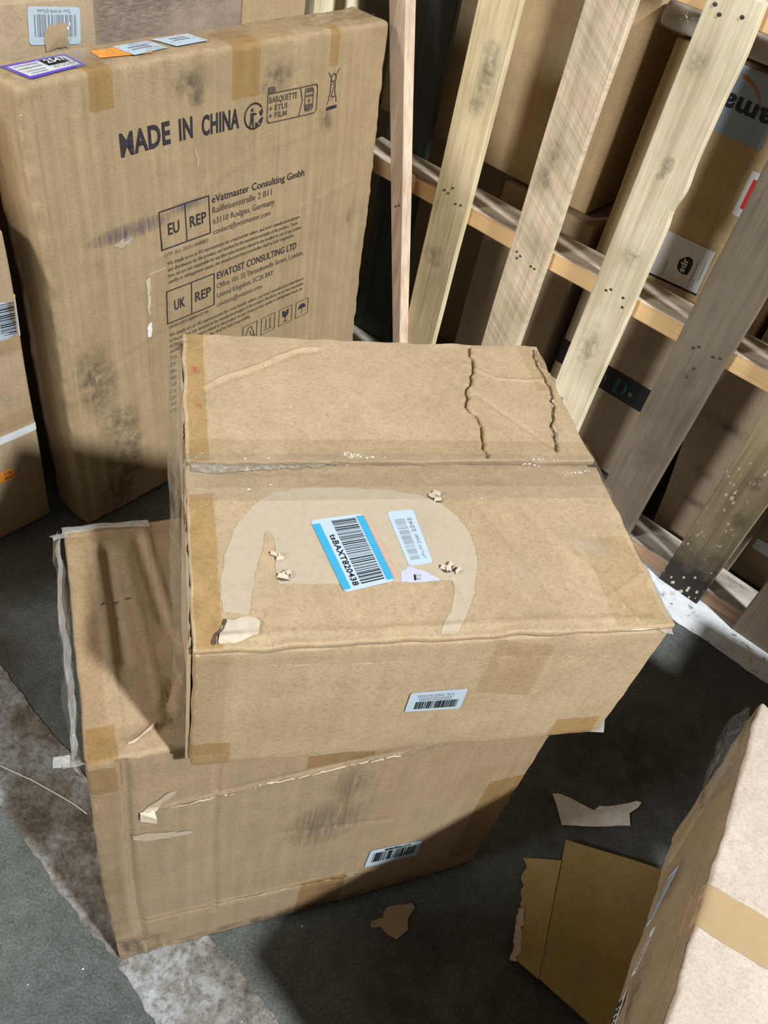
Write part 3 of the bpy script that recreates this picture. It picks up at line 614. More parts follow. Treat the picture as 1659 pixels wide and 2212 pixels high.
# torn liner scraps on the front
lc.raster('torn_patch', L, 'front', jag([(.040, .440), (.048, .452), (.056, .462), (.072, .478), (.080, .474), (.066, .458), (.060, .448), (.050, .444)], .005, .001, 5, True), K_PALE, .0016, .0010, .0007, 6)
lc.raster('torn_patch', L, 'front', jag([(.034, .398), (.05, .397), (.07, .384), (.096, .370), (.094, .365), (.06, .372), (.036, .385)], .006, .001, 7, True), K_PALE, .0016, .0010, .0007, 8)
lc.raster('torn_core', L, 'front', jag([(.041, .432), (.043, .444), (.052, .442), (.056, .432), (.048, .426)], .004, .0008, 9, True), K_CORE, .0013, .0012, .0005, 9)
c0 = lc.surf('front', [.043, .056, .058, .045], [.448, .449, .440, .436], .001); c1 = c0+np.array([[0, -.002, 0], [.002, -.009, -.002], [0, -.010, -.004], [-.002, -.003, -.002]])
mesh('paper_shred', list(c0)+list(c1), [(0, 1, 5, 4), (1, 2, 6, 5), (2, 3, 7, 6), (3, 0, 4, 7), (4, 5, 6, 7)], K_TORN, L)
lc.smudge(L, 'front', .253, .296, .052, .060, SCUFF, 0, .0010, 'scuff', .5); lc.smudge(L, 'front', .275, .385, .030, .050, SCUFF, .1, .0010, 'scuff', .8); lc.smudge(L, 'front', .02, .04, .05, .05, DIRT, 0, .0011)
lc.smudge(L, 'front', .25, .012, .26, .022, DIRT, 0, .0011, 'smudge', .6)
for k, (u, v) in enumerate(((.028, .168), (.040, .170), (.052, .171))): lc.ribbon('pen_mark', L, 'top', [(u, v), (u+.004, v+.0012)], .0011, INK_B, .0016)
def worn(C, parent, face, poly, w, seed, name='worn_crease', off=.0008):
    P = jag(poly, .012, .0007, seed); rv = random.Random(seed); a = [(x, y+w*rv.uniform(.2, .9)) for x, y in P]; b = [(x, y-w*rv.uniform(.2, .9)) for x, y in P][::-1]
    return C.raster(name, parent, face, a+b, K_PALE, .0008, off, .0003, seed)
worn(lc, L, 'front', [(.12, .441), (.20, .439), (.323, .435)], .0007, 201); worn(lc, L, 'front', [(.125, .1285), (.25, .1205), (.40, .0855), (.485, .057)], .0009, 202); worn(lc, L, 'front', [(.05, .448), (.118, .441)], .0009, 203)
worn(tb, T, 'front', [(.03, .1545), (.12, .150), (.25, .146), (.39, .137)], .0008, 204); worn(lc, L, 'front', [(.323, .4345), (.46, .4525)], .0009, 205)
worn(lc, L, 'top', [(.036, .0125), (.048, .0165), (.062, .0265)], .0022, 206)
# crumpled film wrapping the left rim
crumpled_film('film_wrap', L, lambda a, b: (-.003-.010*b, .005+.27*a, LH-.002-.030*b-.012*math.sin(a*9)*b), .2, .03, CRINK, 100, .0030, 26)
crumpled_film('film_wrap', L, lambda a, b: (-.004-.006*math.sin(3.1*b), .01+.26*a, LH-.004-.04*b), .2, .03, FILM, 101, .0022, 22)
crumpled_film('film_wrap', L, lambda a, b: (-.014+.030*b, .262+.022*a, LH+.001-.012*a), .2, .03, FILM, 102, .0034, 14)
crumpled_film('film_wrap', L, lambda a, b: (-.002+.09*b, .268+.016*a, LH+.003-.008*a), .2, .03, FILM, 103, .0018, 22)
crumpled_film('film_wrap', L, lambda a, b: (-.016+.020*b, -.002+.014*a, LH-.001-.012*a), .2, .03, FILM, 104, .0040, 10)
crumpled_film('film_wrap', L, lambda a, b: (-.012-.012*a, .001+.010*b, LH-.004+.001*a), .2, .03, FILM, 105, .0016, 8)

# ================================================================ TALL FLAT CARTON (printed)
MW, MH, MT = .763, .801, .094; my, ml = 1.04197, .05765
ma = Vector((math.cos(my), math.sin(my), 0)); mb = Vector((-math.sin(my), math.cos(my), 0)); mk = math.cos(ml)*Vector((0, 0, 1))+math.sin(ml)*mb; mn = math.cos(ml)*mb-math.sin(ml)*Vector((0, 0, 1))
MM = frame((-.55, 1.03, .0058), ma, mn, mk)
M = empty('carton', MM, 'tall flat printed carton reading MADE IN CHINA, standing on its edge', 'box', 'cartons in front of the pallet')
vcr = []
rm = random.Random(4)
for k, u in enumerate((.014, .026, .040, .052, .066, .078, .092, .104, .125, .150)):
    top = rm.uniform(.74, .795); bot = rm.uniform(.0, .30) if k < 6 else rm.uniform(.35, .6)
    vcr.append(('front', [(u+rm.uniform(-.004, .004), top), (u+rm.uniform(-.004, .004), (top+bot)/2), (u+rm.uniform(-.003, .006), bot)], rm.uniform(.0022, .005), rm.choice((-1, 1))*rm.uniform(.0020, .0042)*(.3 if k > 7 else 1)))
mc = Carton(MW, MT, MH, r=.008, cell=.0062, seed=22, amp=.0028, freq=2.2, bulge=.002, edge_amp=.0012, creases=vcr+[
    ('front', [(.06, .315), (.14, .335), (.20, .352)], .0022, -.0018), ('front', [(.0, .312), (.055, .306)], .002, -.0014), ('front', [(.045, .30), (.05, .0)], .0045, .0034), ('front', [(.056, .30), (.060, .0)], .004, -.0036),
    ('front', [(.30, .59), (.45, .63), (.62, .648)], .003, .0012), ('front', [(.55, .50), (.70, .52)], .003, .0012), ('front', [(.21, .53), (.21, .30), (.215, .05)], .0022, .0012), ('front', [(.435, .70), (.44, .5), (.445, .3)], .0022, .0010),
    ('front', [(.52, .66), (.525, .4)], .0022, .0010), ('front', [(.66, .76), (.67, .3)], .003, .0012), ('front', [(.12, .50), (.30, .50), (.55, .50)], .002, .0006),
    ('top', [(.37, .05), (.5, .052), (.762, .05)], .0022, -.0022), ('top', [(.36, .0), (.40, .06)], .003, .0016), ('top', [(.50, .03), (.56, .05), (.60, .03)], .004, -.002), ('front', [(.60, .785), (.75, .77)], .002, .001)])
mc.body('body', K_M, M)
for (u0_, u1_, v0_, v1_) in ((.105, .145, .748, .85), (.372, .432, .722, .86), (.600, .625, .745, .85)): mc.tape(M, 'front', u0_, u1_, v0_, v1_, TAPE, off=.0009)
mc.tape(M, 'top', .405, .52, .008, .086, TAPE2, off=.0007); mc.tape(M, 'top', .0, .76, .026, .074, CLEAR, off=.0011, name='clear_tape', crumple=.0016)
mc.tape(M, 'left', .03, .06, .05, .75, TAPE2, off=.0008); mc.tape(M, 'front', .0, .05, .02, .11, TAPE2, off=.0008)
crumpled_film('film_wrap', M, lambda a, b: (.10+.16*a, .012+.055*b, MH+.004+.004*math.sin(a*9)), .1, .1, CRINK, 120, .0034, 18)
crumpled_film('film_wrap', M, lambda a, b: (-.004+.02*a, .0+.03*b, MH+.002-.05*(1-a)), .1, .1, CRINK, 121, .0040, 12)
MB = INK_B; tx = mc.print_text
tx(M, 'front', 'MADE', .148, .6785, .096, .0315, MB, .034); tx(M, 'front', 'IN', .262, .6785, .028, .0305, MB, .034); tx(M, 'front', 'CHINA', .309, .6770, .080, .0295, MB, .034)
# recycling logo: ring, figure, arrows
def circ(cx_, cy_, r, n=26, a0=0, a1=360, sx=1.0): return [(cx_+math.cos(math.radians(a0+(a1-a0)*i/n))*r*sx, cy_+math.sin(math.radians(a0+(a1-a0)*i/n))*r) for i in range(n+1)]
lx, ly = .4215, .690
mc.ribbon('printed_logo', M, 'front', circ(lx, ly, .0205, 30, 38, 325), .0026, MB)
mc.shape('printed_logo', M, 'front', [circ(lx-.004, ly+.0105, .0028, 12)[:-1], [(lx-.0075, ly+.006), (lx+.0005, ly+.0055), (lx+.006, ly+.0035), (lx+.006, ly+.0022), (lx-.001, ly+.0015), (lx-.001, ly-.005), (lx-.0005, ly-.0185), (lx-.003, ly-.0185), (lx-.0042, ly-.007), (lx-.008, ly-.017), (lx-.0105, ly-.016), (lx-.0075, ly-.004)],
    [(lx+.011, ly+.006), (lx+.0185, ly+.011), (lx+.020, ly+.003), (lx+.0165, ly-.002), (lx+.013, ly+.001)], [(lx+.009, ly-.010), (lx+.016, ly-.004), (lx+.0205, ly-.004), (lx+.019, ly-.0115), (lx+.012, ly-.0125)], [(lx+.003, ly-.018), (lx+.0035, ly-.010), (lx+.009, ly-.013), (lx+.0115, ly-.0175), (lx+.007, ly-.0195)]], MB)
def rrect(u0_, u1_, v0_, v1_, r): return circ(u1_-r, v1_-r, r, 5, 0, 90)+circ(u0_+r*.3, v1_-r*.3, r*.3, 3, 90, 180)+circ(u0_+r, v0_+r, r, 5, 180, 270)+circ(u1_-r, v0_+r, r, 5, 270, 360)
mc.ribbon('printed_frame', M, 'front', rrect(.4515, .5720, .6735, .7210, .006), .0020, INK_F, closed=True); mc.shape('printed_mark', M, 'front', [rrect(.4515, .468, .7205, .7315, .004)], INK_F)
mc.ribbon('printed_frame', M, 'front', [(.528, .7205), (.5345, .700), (.527, .674)], .0020, INK_F)
tx(M, 'front', 'BARQUETTE', .4550, .7055, .066, .0095, INK_F, .02); tx(M, 'front', '+ ÉTUI', .4555, .692, .042, .0090, INK_F, .02); tx(M, 'front', '+ FILM', .4555, .680, .042, .0090, INK_F, .02)
mc.ribbon('printed_mark', M, 'front', rrect(.541, .562, .680, .717, .006), .0016, INK_F, closed=True); mc.shape('printed_mark', M, 'front', [[(.543, .7105), (.560, .7105), (.558, .7155), (.545, .7155)], [(.543, .703), (.560, .703), (.560, .7065), (.543, .7065)], rrect(.543, .560, .682, .691, .003), [(.549, .694), (.554, .694), (.554, .699), (.549, .699)]], INK_F)
wx = .6135
mc.ribbon('printed_logo', M, 'front', [(wx-.013, .735), (wx-.006, .727), (wx-.006, .703), (wx-.0105, .687), (wx-.013, .683)], .0020, INK_F); mc.ribbon('printed_logo', M, 'front', [(wx+.016, .739), (wx+.007, .729), (wx+.006, .703), (wx+.011, .690), (wx+.012, .684)], .0020, INK_F)
mc.ribbon('printed_logo', M, 'front', circ(wx+.001, .7255, .0066, 14), .0024, INK_F); mc.ribbon('printed_logo', M, 'front', [(wx-.006, .714), (wx+.006, .716), (wx-.004, .695), (wx+.006, .694), (wx-.004, .689)], .0016, INK_F); mc.shape('printed_logo', M, 'front', [[(wx-.0145, .672), (wx+.014, .673), (wx+.014, .6790), (wx-.0145, .6780)]], MB)
for (a0, a1, b0, b1, t) in ((.2085, .3165, .5120, .5775, 'EU'), (.2145, .3230, .3680, .4320, 'UK')):
    mc.ribbon('printed_frame', M, 'front', [(a0, b0), (a1, b0), (a1, b1), (a0, b1)], .0022, MB, closed=True); mc.ribbon('printed_frame', M, 'front', [((a0+a1)/2+.001, b0), ((a0+a1)/2+.001, b1)], .0019, MB)
    tx(M, 'front', t, a0+.016, b0+.022, .0245, .0195, MB, .02); tx(M, 'front', 'REP', a0+.0635, b0+.022, .0370, .0185, MB, .02)
for t, u, v, w, c, bd in (('eVatmaster Consulting Gmbh', .3235, .5630, .226, .0125, .014), ('Raiffeisenstraße 2 B11', .3235, .5445, .142, .0110, .008), ('63110 Rodgau, Germany', .3235, .5250, .150, .0110, .008), ('contact@evatmaster.com', .3235, .5065, .139, .0100, .004),
        ('EVATOST CONSULTING LTD', .3300, .4180, .210, .0135, .016), ('Office 101 32 Threadneedle Street, London,', .3300, .3985, .232, .0105, .004), ('United Kingdom, EC2R 8AY', .3310, .3790, .146, .0105, .004), ('contact@evatost.com', .3310, .3600, .115, .0100, .002),
        ('OTP_EU_202312000002', .2130, .4975, .098, .0062, .0), ('UK0012023100000210 MB', .2180, .3560, .092, .0062, .0),
        ('We simply act as an EU representative for cross-border sellers, and aren’t manufacturers/buyers', .2190, .4805, .325, .0068, .006), ('and distributors for the product, nor involved in the manufacture/supply of the product. There-', .2192, .4690, .322, .0068, .006),
        ('fore, we are not responsible for any after-sales services related to the product in case of any product', .2194, .4575, .332, .0068, .006), ('quality or infringement issues, the manufacturer/importer/seller shall be held responsible.', .2196, .4460, .312, .0068, .006),
        ('We simply act as UK representative for cross-border sellers, and aren’t manufacturers/distributors', .2175, .3390, .353, .0068, .006), ('of the product, nor involved in the manufacture/supply of the product, therefore, we are not responsible', .2180, .3275, .352, .0068, .006),
        ('for any after-sales services related to the product. In case of any product quality or infringement issues, the', .2185, .3160, .350, .0068, .006), ('manufacturer/importer/seller shall be held responsible.', .2190, .3045, .200, .0068, .006)):
    tx(M, 'front', t, u, v, w, c, INK_F if c < .012 else MB, bd)
for k, t in enumerate(('Fo', 'Pr', 'Mo', 'Mi', 'Ad', 'Co', 'Co', 'Ad', 'Co')): tx(M, 'front', t, .2190-.0012*k, .2890-.0150*k, .014, .0085, INK_F, .012)
for k in range(4):
    a = .4000+.0505*k; b0, b1 = .2510, .2890
    mc.ribbon('printed_frame', M, 'front', [(a, b0), (a+.038, b0), (a+.038, b1), (a, b1)], .0017, INK_F, closed=True)
    c = a+.019
    if k == 0: mc.ribbon('printed_mark', M, 'front', [(c-.014, b0+.006), (c-.004, b1-.006), (c+.003, b1-.006), (c+.014, b0+.006), (c+.004, b0+.012), (c, b0+.022)], .0020, INK_F)
    if k == 1:
        for dx in (-.006, .006): mc.ribbon('printed_mark', M, 'front', [(c+dx, b0+.008), (c+dx, b1-.006)], .0022, INK_F)
        mc.ribbon('printed_mark', M, 'front', [(c-.012, b0+.007), (c+.012, b0+.007)], .0020, INK_F)
    if k == 2: mc.shape('printed_mark', M, 'front', [[(c-.010, b1-.005), (c-.001, b1-.008), (c+.003, b1-.016), (c+.003, b1-.006), (c+.010, b1-.005), (c+.008, b0+.020), (c+.002, b0+.015), (c-.002, b0+.015), (c-.009, b0+.021)], [(c-.0008, b0+.006), (c+.0008, b0+.006), (c+.0008, b0+.016), (c-.0008, b0+.016)], [(c-.006, b0+.005), (c+.006, b0+.005), (c+.006, b0+.007), (c-.006, b0+.007)]], MB)
    if k == 3: mc.shape('printed_mark', M, 'front', [circ(c, b0+.019, .0115, 14, 0, 180)], MB); mc.ribbon('printed_mark', M, 'front', [(c, b0+.02), (c, b0+.008), (c-.003, b0+.007)], .0016, INK_F)
# scuffs and dirt on its face
mc.smudge(M, 'front', .15, .563, .09, .016, DIRT_V, .02, .0011, 'blue_scuff', .6); mc.smudge(M, 'front', .27, .573, .055, .012, DIRT_V, .02, .0011, 'blue_scuff', 1.2)
for (u, v, a, b) in ((.30, .735, .02, .016), (.29, .76, .05, .03), (.47, .745, .05, .03), (.10, .20, .05, .05), (.10, .10, .055, .08), (.075, .04, .05, .06), (.12, .15, .03, .02), (.60, .655, .02, .03), (.70, .44, .012, .03), (.06, .31, .05, .10)): mc.smudge(M, 'front', u, v, a, b, DIRT, .2, .0010)
mc.raster('torn_patch', M, 'front', jag([(.172, .465), (.180, .470), (.183, .45), (.178, .44), (.18, .42), (.176, .395), (.172, .41), (.175, .43)], .006, .0015, 3, True), K_TORN, .0018, .0012, .001, 4)
mc.raster('torn_patch', M, 'front', jag([(.170, .378), (.177, .385), (.182, .372), (.176, .352), (.171, .36)], .006, .0015, 5, True), K_SHRED, .0018, .0012, .001, 6)
mc.raster('torn_patch', M, 'front', jag([(.117, .548), (.15, .556), (.155, .548), (.13, .538)], .006, .0015, 7, True), K_PALE, .0018, .0010, .001, 8)
mc.ribbon('torn_patch', M, 'front', [(.292, .660), (.298, .640), (.296, .630)], .003, K_PALE, .0010); mc.ribbon('torn_patch', M, 'front', [(.18, .476), (.215, .478)], .004, K_PALE, .0009)
# stickers on its narrow top
lp = Label(mc, M, 'top', [(.020, .066), (.118, .066), (.118, .018), (.028, .010)], PURPLE, 'label', .0018, .0, 'purple-bordered white number label')
lp.rect(.06, .94, .12, .86, PAPER_W, 'label_panel'); lp.rect(.52, .88, .42, .84, INK, 'label_panel', .0010); lp.text('2547', .55, .86, .50, .76, PAPER_W, .03, .0022); lp.text('612547', .55, .92, .18, .34, INK_G, .0, .0018); lp.greek(2, .10, .50, .48, .84, 3); lp.greek(2, .14, .48, .16, .44, 5)
lo = Label(mc, M, 'top', [(.155, .060), (.245, .060), (.235, .018), (.150, .030)], ORANGE, 'label', .0018, .03, 'orange sticker under crinkled film'); Label(mc, M, 'top', [(.195, .062), (.262, .066), (.268, .026), (.200, .018)], PAPER, 'label', .0026, .03).greek(2, .2, .8, .3, .7, 8)
Label(mc, M, 'top', [(.272, .070), (.345, .072), (.350, .030), (.285, .026)], PAPER, 'label', .0024, .03).greek(2, .3, .8, .4, .8, 9)

# ================================================================ LEFT BACK STACK
ny = math.radians(57.5); NXv = np.array([math.cos(ny), math.sin(ny), 0]); NYv = np.array([-math.sin(ny), math.cos(ny), 0]); N0 = np.array([-.689, .951, 0])
def nfr(u, d, z): p = N0+NXv*u+NYv*d; return frame((p[0], p[1], z), NXv, NYv, (0, 0, 1))
NB = empty('carton', nfr(-.455, .0, .0006), 'tan carton at the left edge with a white strap and orange sticker', 'box', 'cartons stacked at the back')
nc = Carton(.56, .42, .60, r=.005, cell=.016, seed=31, amp=.002, bulge=.003, creases=[('front', [(.35, .385), (.55, .383)], .003, -.003), ('front', [(.35, .425), (.55, .43)], .003, -.002), ('front', [(.40, .10), (.55, .105)], .003, .002)])
nc.body('body', K_N, NB); nc.tape(NB, 'front', .0, .56, .395, .425, TAPE2); nc.tape(NB, 'front', .0, .56, .245, .275, TAPE2); nc.tape(NB, 'front', .0, .56, .2215, .238, PAPER_W, 'strap', .0012, .0002)
ln = Label(nc, NB, 'front', [(.47, .500), (.5680-.006, .492), (.5600, .418), (.46, .425)], PAPER, 'label', .0012, .0, 'white barcode label with a yellow top edge'); ln.rect(0, 1, .94, 1.0, YELLOW)
r_ = random.Random(8); V = []; Fq = []; y = .10
while y < .86:
    h = r_.choice((.008, .012, .02, .03)); Fq.append(tuple(range(len(V), len(V)+4))); V += [(.66, y), (.93, y), (.93, y+h), (.66, y+h)]; y += h+r_.choice((.01, .018, .026))
V = np.array(V); mesh('barcode', ln.map(V[:, 0], V[:, 1], .0016), Fq, INK, ln.o)
nc.print_text(NB, 'front', '7E4345', .520, .432, .034, .007, INK, 0, .0018, angle=math.pi/2)
lo2 = Label(nc, NB, 'front', [(.44, .166), (.503, .160), (.503, .135), (.44, .138)], ORANGE, 'label', .0012, .04, 'small orange sticker'); lo2.text('LTK', .72, .95, .55, .80, INK, .0); lo2.text('8663', .70, .95, .15, .40, INK, .0)
UB = empty('carton', nfr(-.126, .105, .608), 'light tan carton with a torn white label behind the tall printed carton', 'box', 'cartons stacked at the back')
uc = Carton(.4765, .32, .246, r=.004, cell=.02, seed=33, amp=.001, bulge=.001); uc.body('body', kraft('kraft_light', (.44, .34, .225)), UB)
lu = Label(uc, UB, 'front', [(.4475, .1845), (.3640, .1910), (.3680, .2405), (.4510, .2335)], PAPER, 'label', .0012, .06, 'white label with its middle torn out')
lu.bars(.08, .92, .20, .78, 20, 3, INK_G); lu.text('TJuo W3MS EXL6b', .18, .82, .07, .15, INK_G, 0)
uc.raster('torn_patch', UB, 'front', jag([(.388, .180), (.389, .206), (.398, .214), (.428, .216), (.430, .200), (.425, .183)], .006, .001, 5, True), K_T, .0015, .0022, .001, 6)
crumpled_film('film_wrap', UB, lambda a, b: (.392+.038*a, -.006-.006*b, .180+.03*b*(.4+a)), .1, .1, CRINK, 140, .004, 10)
lowN = empty('carton', nfr(.135, .135, .0006), 'plain brown carton hidden behind the tall printed carton', 'box', 'cartons stacked at the back')
lc2 = Carton(.40, .30, .59, amp=.0005, seed=35, cell=.03); lc2.body('body', K_D, lowN)
U2 = empty('carton', nfr(.362, .14, .598), 'dull rough brown carton standing behind the light tan carton', 'box', 'cartons stacked at the back')
U2S = smudge_mat('brown_scuff', (.16, .12, .10), 1.0, (60, 60, 260), .7)
u2c = Carton(.302, .26, .42, r=.004, cell=.02, seed=36, amp=.001); u2c.body('body', kraft('kraft_scuffed', (.36, .28, .22), (14, 14, 60), .22), U2)
u2c.smudge(U2, 'front', .09, .24, .12, .07, U2S, .5, .001, 'scuff', .5); u2c.smudge(U2, 'front', .22, .26, .08, .06, U2S, .5, .001, 'scuff', .8)
VB = empty('carton', nfr(.72, .20, .0006), 'upright brown carton beside the pallet corner', 'box', 'cartons stacked at the back')
vc = Carton(.16, .30, .95, seed=38, cell=.03); vc.body('body', K_B, VB)
PL = wood('wood_cream', (.80, .72, .52), (.62, .52, .34), .6)
pb = empty('wooden_plank', nfr(.895, .19, .0006), 'pale plank standing behind the tall printed carton', 'plank')
pc = Carton(.13, .03, 1.02, r=.003, cell=.03, seed=39, amp=.001); pc.body('board', PL, pb)
for kx, kz in ((.03, .80), (.035, .845)): pc.smudge(pb, 'front', kx, kz, .015, .02, smudge_mat('knot', (.25, .16, .08), 30) if 'knot' not in bpy.data.materials else bpy.data.materials['knot'], 0, .001, 'knot', .5)

# ================================================================ PALLET
PAL = empty('pallet', PM, 'wooden pallet stood upright on its side, in front of stacked cartons', 'pallet')
def board(name, mat, z0, z1, left, right, d0, d1, seed, amp=.002, parent=PAL, n=46, warp=.002, bev=.002, org=None):
    """left/right: functions of z or constants, in pallet coordinates"""
    f, g, w = SN(seed, 2.2), SN(seed+1, 2.2), SN(seed+2, 1.0); amp *= .5; warp *= .5; V = []; lf = left if callable(left) else (lambda z: left); rf = right if callable(right) else (lambda z: right)
    o0 = org if org is not None else np.array([(lf(z0)+rf(z0))/2, d0, z0])
    for i in range(n+1):
        z = z0+(z1-z0)*i/n; q = np.array([[z*1.3, seed, 0]])
        a, b = lf(z)+float(f(q)[0])*amp, rf(z)+float(g(q)[0])*amp; dw = float(w(q)[0])*warp; e = bev
        for (x, y) in ((a+e, d0), (b-e, d0), (b, d0+e), (b, d1-e), (b-e, d1), (a+e, d1), (a, d1-e), (a, d0+e)): V.append((x-o0[0], y+dw-o0[1], z-o0[2]))
    Fq = [(8*i+k, 8*i+(k+1) % 8, 8*i+8+(k+1) % 8, 8*i+8+k) for i in range(n) for k in range(8)]+[tuple(range(7, -1, -1)), tuple(range(8*n, 8*n+8))]
    o = mesh(name, V, Fq, mat, parent); o.location = Vector(o0); return o
def nails(bd, pts, r=.0042):
    o0 = bd.location; r *= .85
    for k, (u, d, z) in enumerate(pts):
        n = 8; V = [(u-o0.x, d-.0012-o0.y, z-o0.z)]+[(u-o0.x+r*math.cos(i*6.283/n), d-.0004-o0.y, z-o0.z+r*.8*math.sin(i*6.283/n)) for i in range(n)]+[(u-o0.x+r*math.cos(i*6.283/n), d+.006-o0.y, z-o0.z+r*.8*math.sin(i*6.283/n)) for i in range(n)]
        mesh('nail', V, [(0, 1+(i+1) % n, 1+i) for i in range(n)]+[(1+i, 1+(i+1) % n, 1+n+(i+1) % n, 1+n+i) for i in range(n)], NAIL, bd)
zt, zm, zb = .997, .508, .019
def stringer(z0, z1, mat):
    n = 60; V = []; f = SN(int(z0*100)+3, 4)
    for i in range(n+1):
        u = -.27+1.40*i/n; k = float(f(np.array([[u, 0, 0]]))[0])*.001; e = .002
        for (y, z) in ((.0165, z0+e), (.0165, z1-e), (.0185, z1), (.1015, z1), (.1035, z1-e), (.1035, z0+e), (.1015, z0), (.0185, z0)): V.append((u, y, z+k-z0))
    Fq = [(8*i+k, 8*i+8+k, 8*i+8+(k+1) % 8, 8*i+(k+1) % 8) for i in range(n) for k in range(8)]+[tuple(range(8)), tuple(range(8*n+7, 8*n-1, -1))]
    o = mesh('stringer', V, Fq, mat, PAL); o.location = (0, 0, z0)
    return o
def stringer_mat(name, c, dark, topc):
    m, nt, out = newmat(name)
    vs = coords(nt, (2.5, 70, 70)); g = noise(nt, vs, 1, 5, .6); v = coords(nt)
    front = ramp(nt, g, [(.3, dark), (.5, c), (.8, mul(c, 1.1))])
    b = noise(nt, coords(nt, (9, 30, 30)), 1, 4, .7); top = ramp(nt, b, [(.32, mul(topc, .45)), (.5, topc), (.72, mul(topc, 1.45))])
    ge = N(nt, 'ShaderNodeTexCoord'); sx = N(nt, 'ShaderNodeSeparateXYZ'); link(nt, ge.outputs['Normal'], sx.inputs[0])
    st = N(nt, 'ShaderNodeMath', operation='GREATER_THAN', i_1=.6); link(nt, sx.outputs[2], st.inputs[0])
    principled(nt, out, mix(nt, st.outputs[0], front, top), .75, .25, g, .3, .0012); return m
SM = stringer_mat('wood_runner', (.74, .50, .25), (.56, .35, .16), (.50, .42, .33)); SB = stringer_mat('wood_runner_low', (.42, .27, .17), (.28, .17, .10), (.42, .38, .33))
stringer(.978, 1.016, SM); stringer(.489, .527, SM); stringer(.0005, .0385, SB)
lin = lambda z0, a0, z1, a1: (lambda z: a0+(a1-a0)*(z-z0)/(z1-z0))
def b2s(z): return 0
STAINB2 = smudge_mat('blue_mould', (.13, .13, .11), 70, None, .65)
b2 = board('deck_board', W2, .0006, 1.016, -.034, .051, 0, .016, 201, .0018)
b3 = board('deck_board', W3, .0006, 1.016, .169, .253, 0, .016, 202, .0025)
def notch(z): return .446+.004*math.exp(-((z-.74)/.03)**2)-.004*math.exp(-((z-.70)/.02)**2)+.003*math.exp(-((z-.95)/.05)**2)
b4 = board('deck_board', W4, .0006, 1.016, .361, notch, 0, .017, 203, .0025, n=90)
b5 = board('deck_board', W5, .0006, 1.016, .548, lambda z: .644+.006*math.exp(-((z-.62)/.1)**2), 0, .016, 204, .0030)
b6 = board('deck_board', W6, .0006, 1.016, .744, .838, 0, .016, 205, .0025)
b7 = board('deck_board', W7, .0006, 1.016, .918, 1.01, 0, .016, 206, .0025)
board('deck_board', WD, .0006, 1.016, -.262, -.148, .104, .120, 207, .003); board('deck_board', W7, .0006, 1.016, .735, .845, .104, .120, 208, .003); board('deck_board', W5, .0006, 1.016, 1.0, 1.1, .104, .120, 209, .003)
b1 = board('deck_board', W1, .06, 1.016, lin(.15, -.036, .83, -.206), lin(.15, -.012, .83, -.164), -.0305, -.0005, 210, .0012, n=60, bev=.0015)
nails(b1, [(-.102, -.0305, .472), (-.094, -.0305, .478)], .003)
nails(b2, [(-.012, .0, .540), (-.002, 0, .538), (.021, 0, .525), (.034, 0, .528), (.006, 0, .552)], .0034)
nails(b3, [(.190, 0, .488), (.196, 0, .495), (.225, 0, .487), (.234, 0, .486), (.186, 0, .50)], .0036)
nails(b4, [(.388, 0, .52), (.396, 0, .526), (.424, 0, .523), (.430, 0, .506), (.376, 0, .995), (.388, 0, .985), (.422, 0, .992)], .0044)
nails(b5, [(.582, 0, .505), (.590, 0, .512), (.620, 0, .508), (.632, 0, .512), (.60, 0, .47), (.596, 0, .448)], .0042)
nails(b6, [(.772, 0, .30), (.786, 0, .25)], .004); nails(b7, [(.955, 0, .06), (.968, 0, .045), (.985, 0, .04)], .004)
def board_smudge(bd, cu, cz, ru, rz, mat, power=.6, d=-.0016, rot=0.0, name='stain'):
    o0 = bd.location; n = 16; a, b = np.meshgrid(np.linspace(-1, 1, n), np.linspace(-1, 1, n), indexing='ij'); a, b = a.ravel(), b.ravel(); c_, s_ = math.cos(rot), math.sin(rot)
    V = np.stack([cu+a*ru*c_-b*rz*s_-o0.x, np.full(len(a), d-o0.y), cz+a*ru*s_+b*rz*c_-o0.z], 1)
    i, j = np.meshgrid(np.arange(n-1), np.arange(n-1), indexing='ij'); i, j = i.ravel(), j.ravel()
    return mesh(name, V, np.stack([i*n+j, (i+1)*n+j, (i+1)*n+j+1, i*n+j+1], 1), mat, bd, False, np.clip(1-np.hypot(a, b), 0, 1)**power)
for (u, z, a, b) in ((.022, .80, .024, .035), (.020, .765, .022, .040), (.015, .72, .02, .03), (.0, .40, .03, .03)): board_smudge(b2, u, z, a, b, STAINB2)
for (u, z, a, b) in ((.200, .70, .03, .03), (.195, .655, .02, .03), (.23, .25, .03, .06)): board_smudge(b3, u, z, a, b, STAINB2, 1.0, rot=.5)
for (u, z, a, b) in ((.405, .765, .012, .016), (.40, .745, .008, .008)): board_smudge(b4, u, z, a, b, STAINB2, .3)
for (u, z, a, b) in ((.41, .60, .03, .03), (.40, .40, .035, .08), (.385, .92, .03, .03)): board_smudge(b4, u, z, a, b, STAINB2, 1.6)
for (u, z, a, b) in ((.60, .26, .03, .06), (.60, .45, .02, .03)): board_smudge(b5, u, z, a, b, STAINB2, .7)
for (u, z, a, b) in ((.765, .66, .01, .01), (.80, .33, .015, .02), (.815, .24, .02, .02)): board_smudge(b6, u, z, a, b, STAINB2, .5)

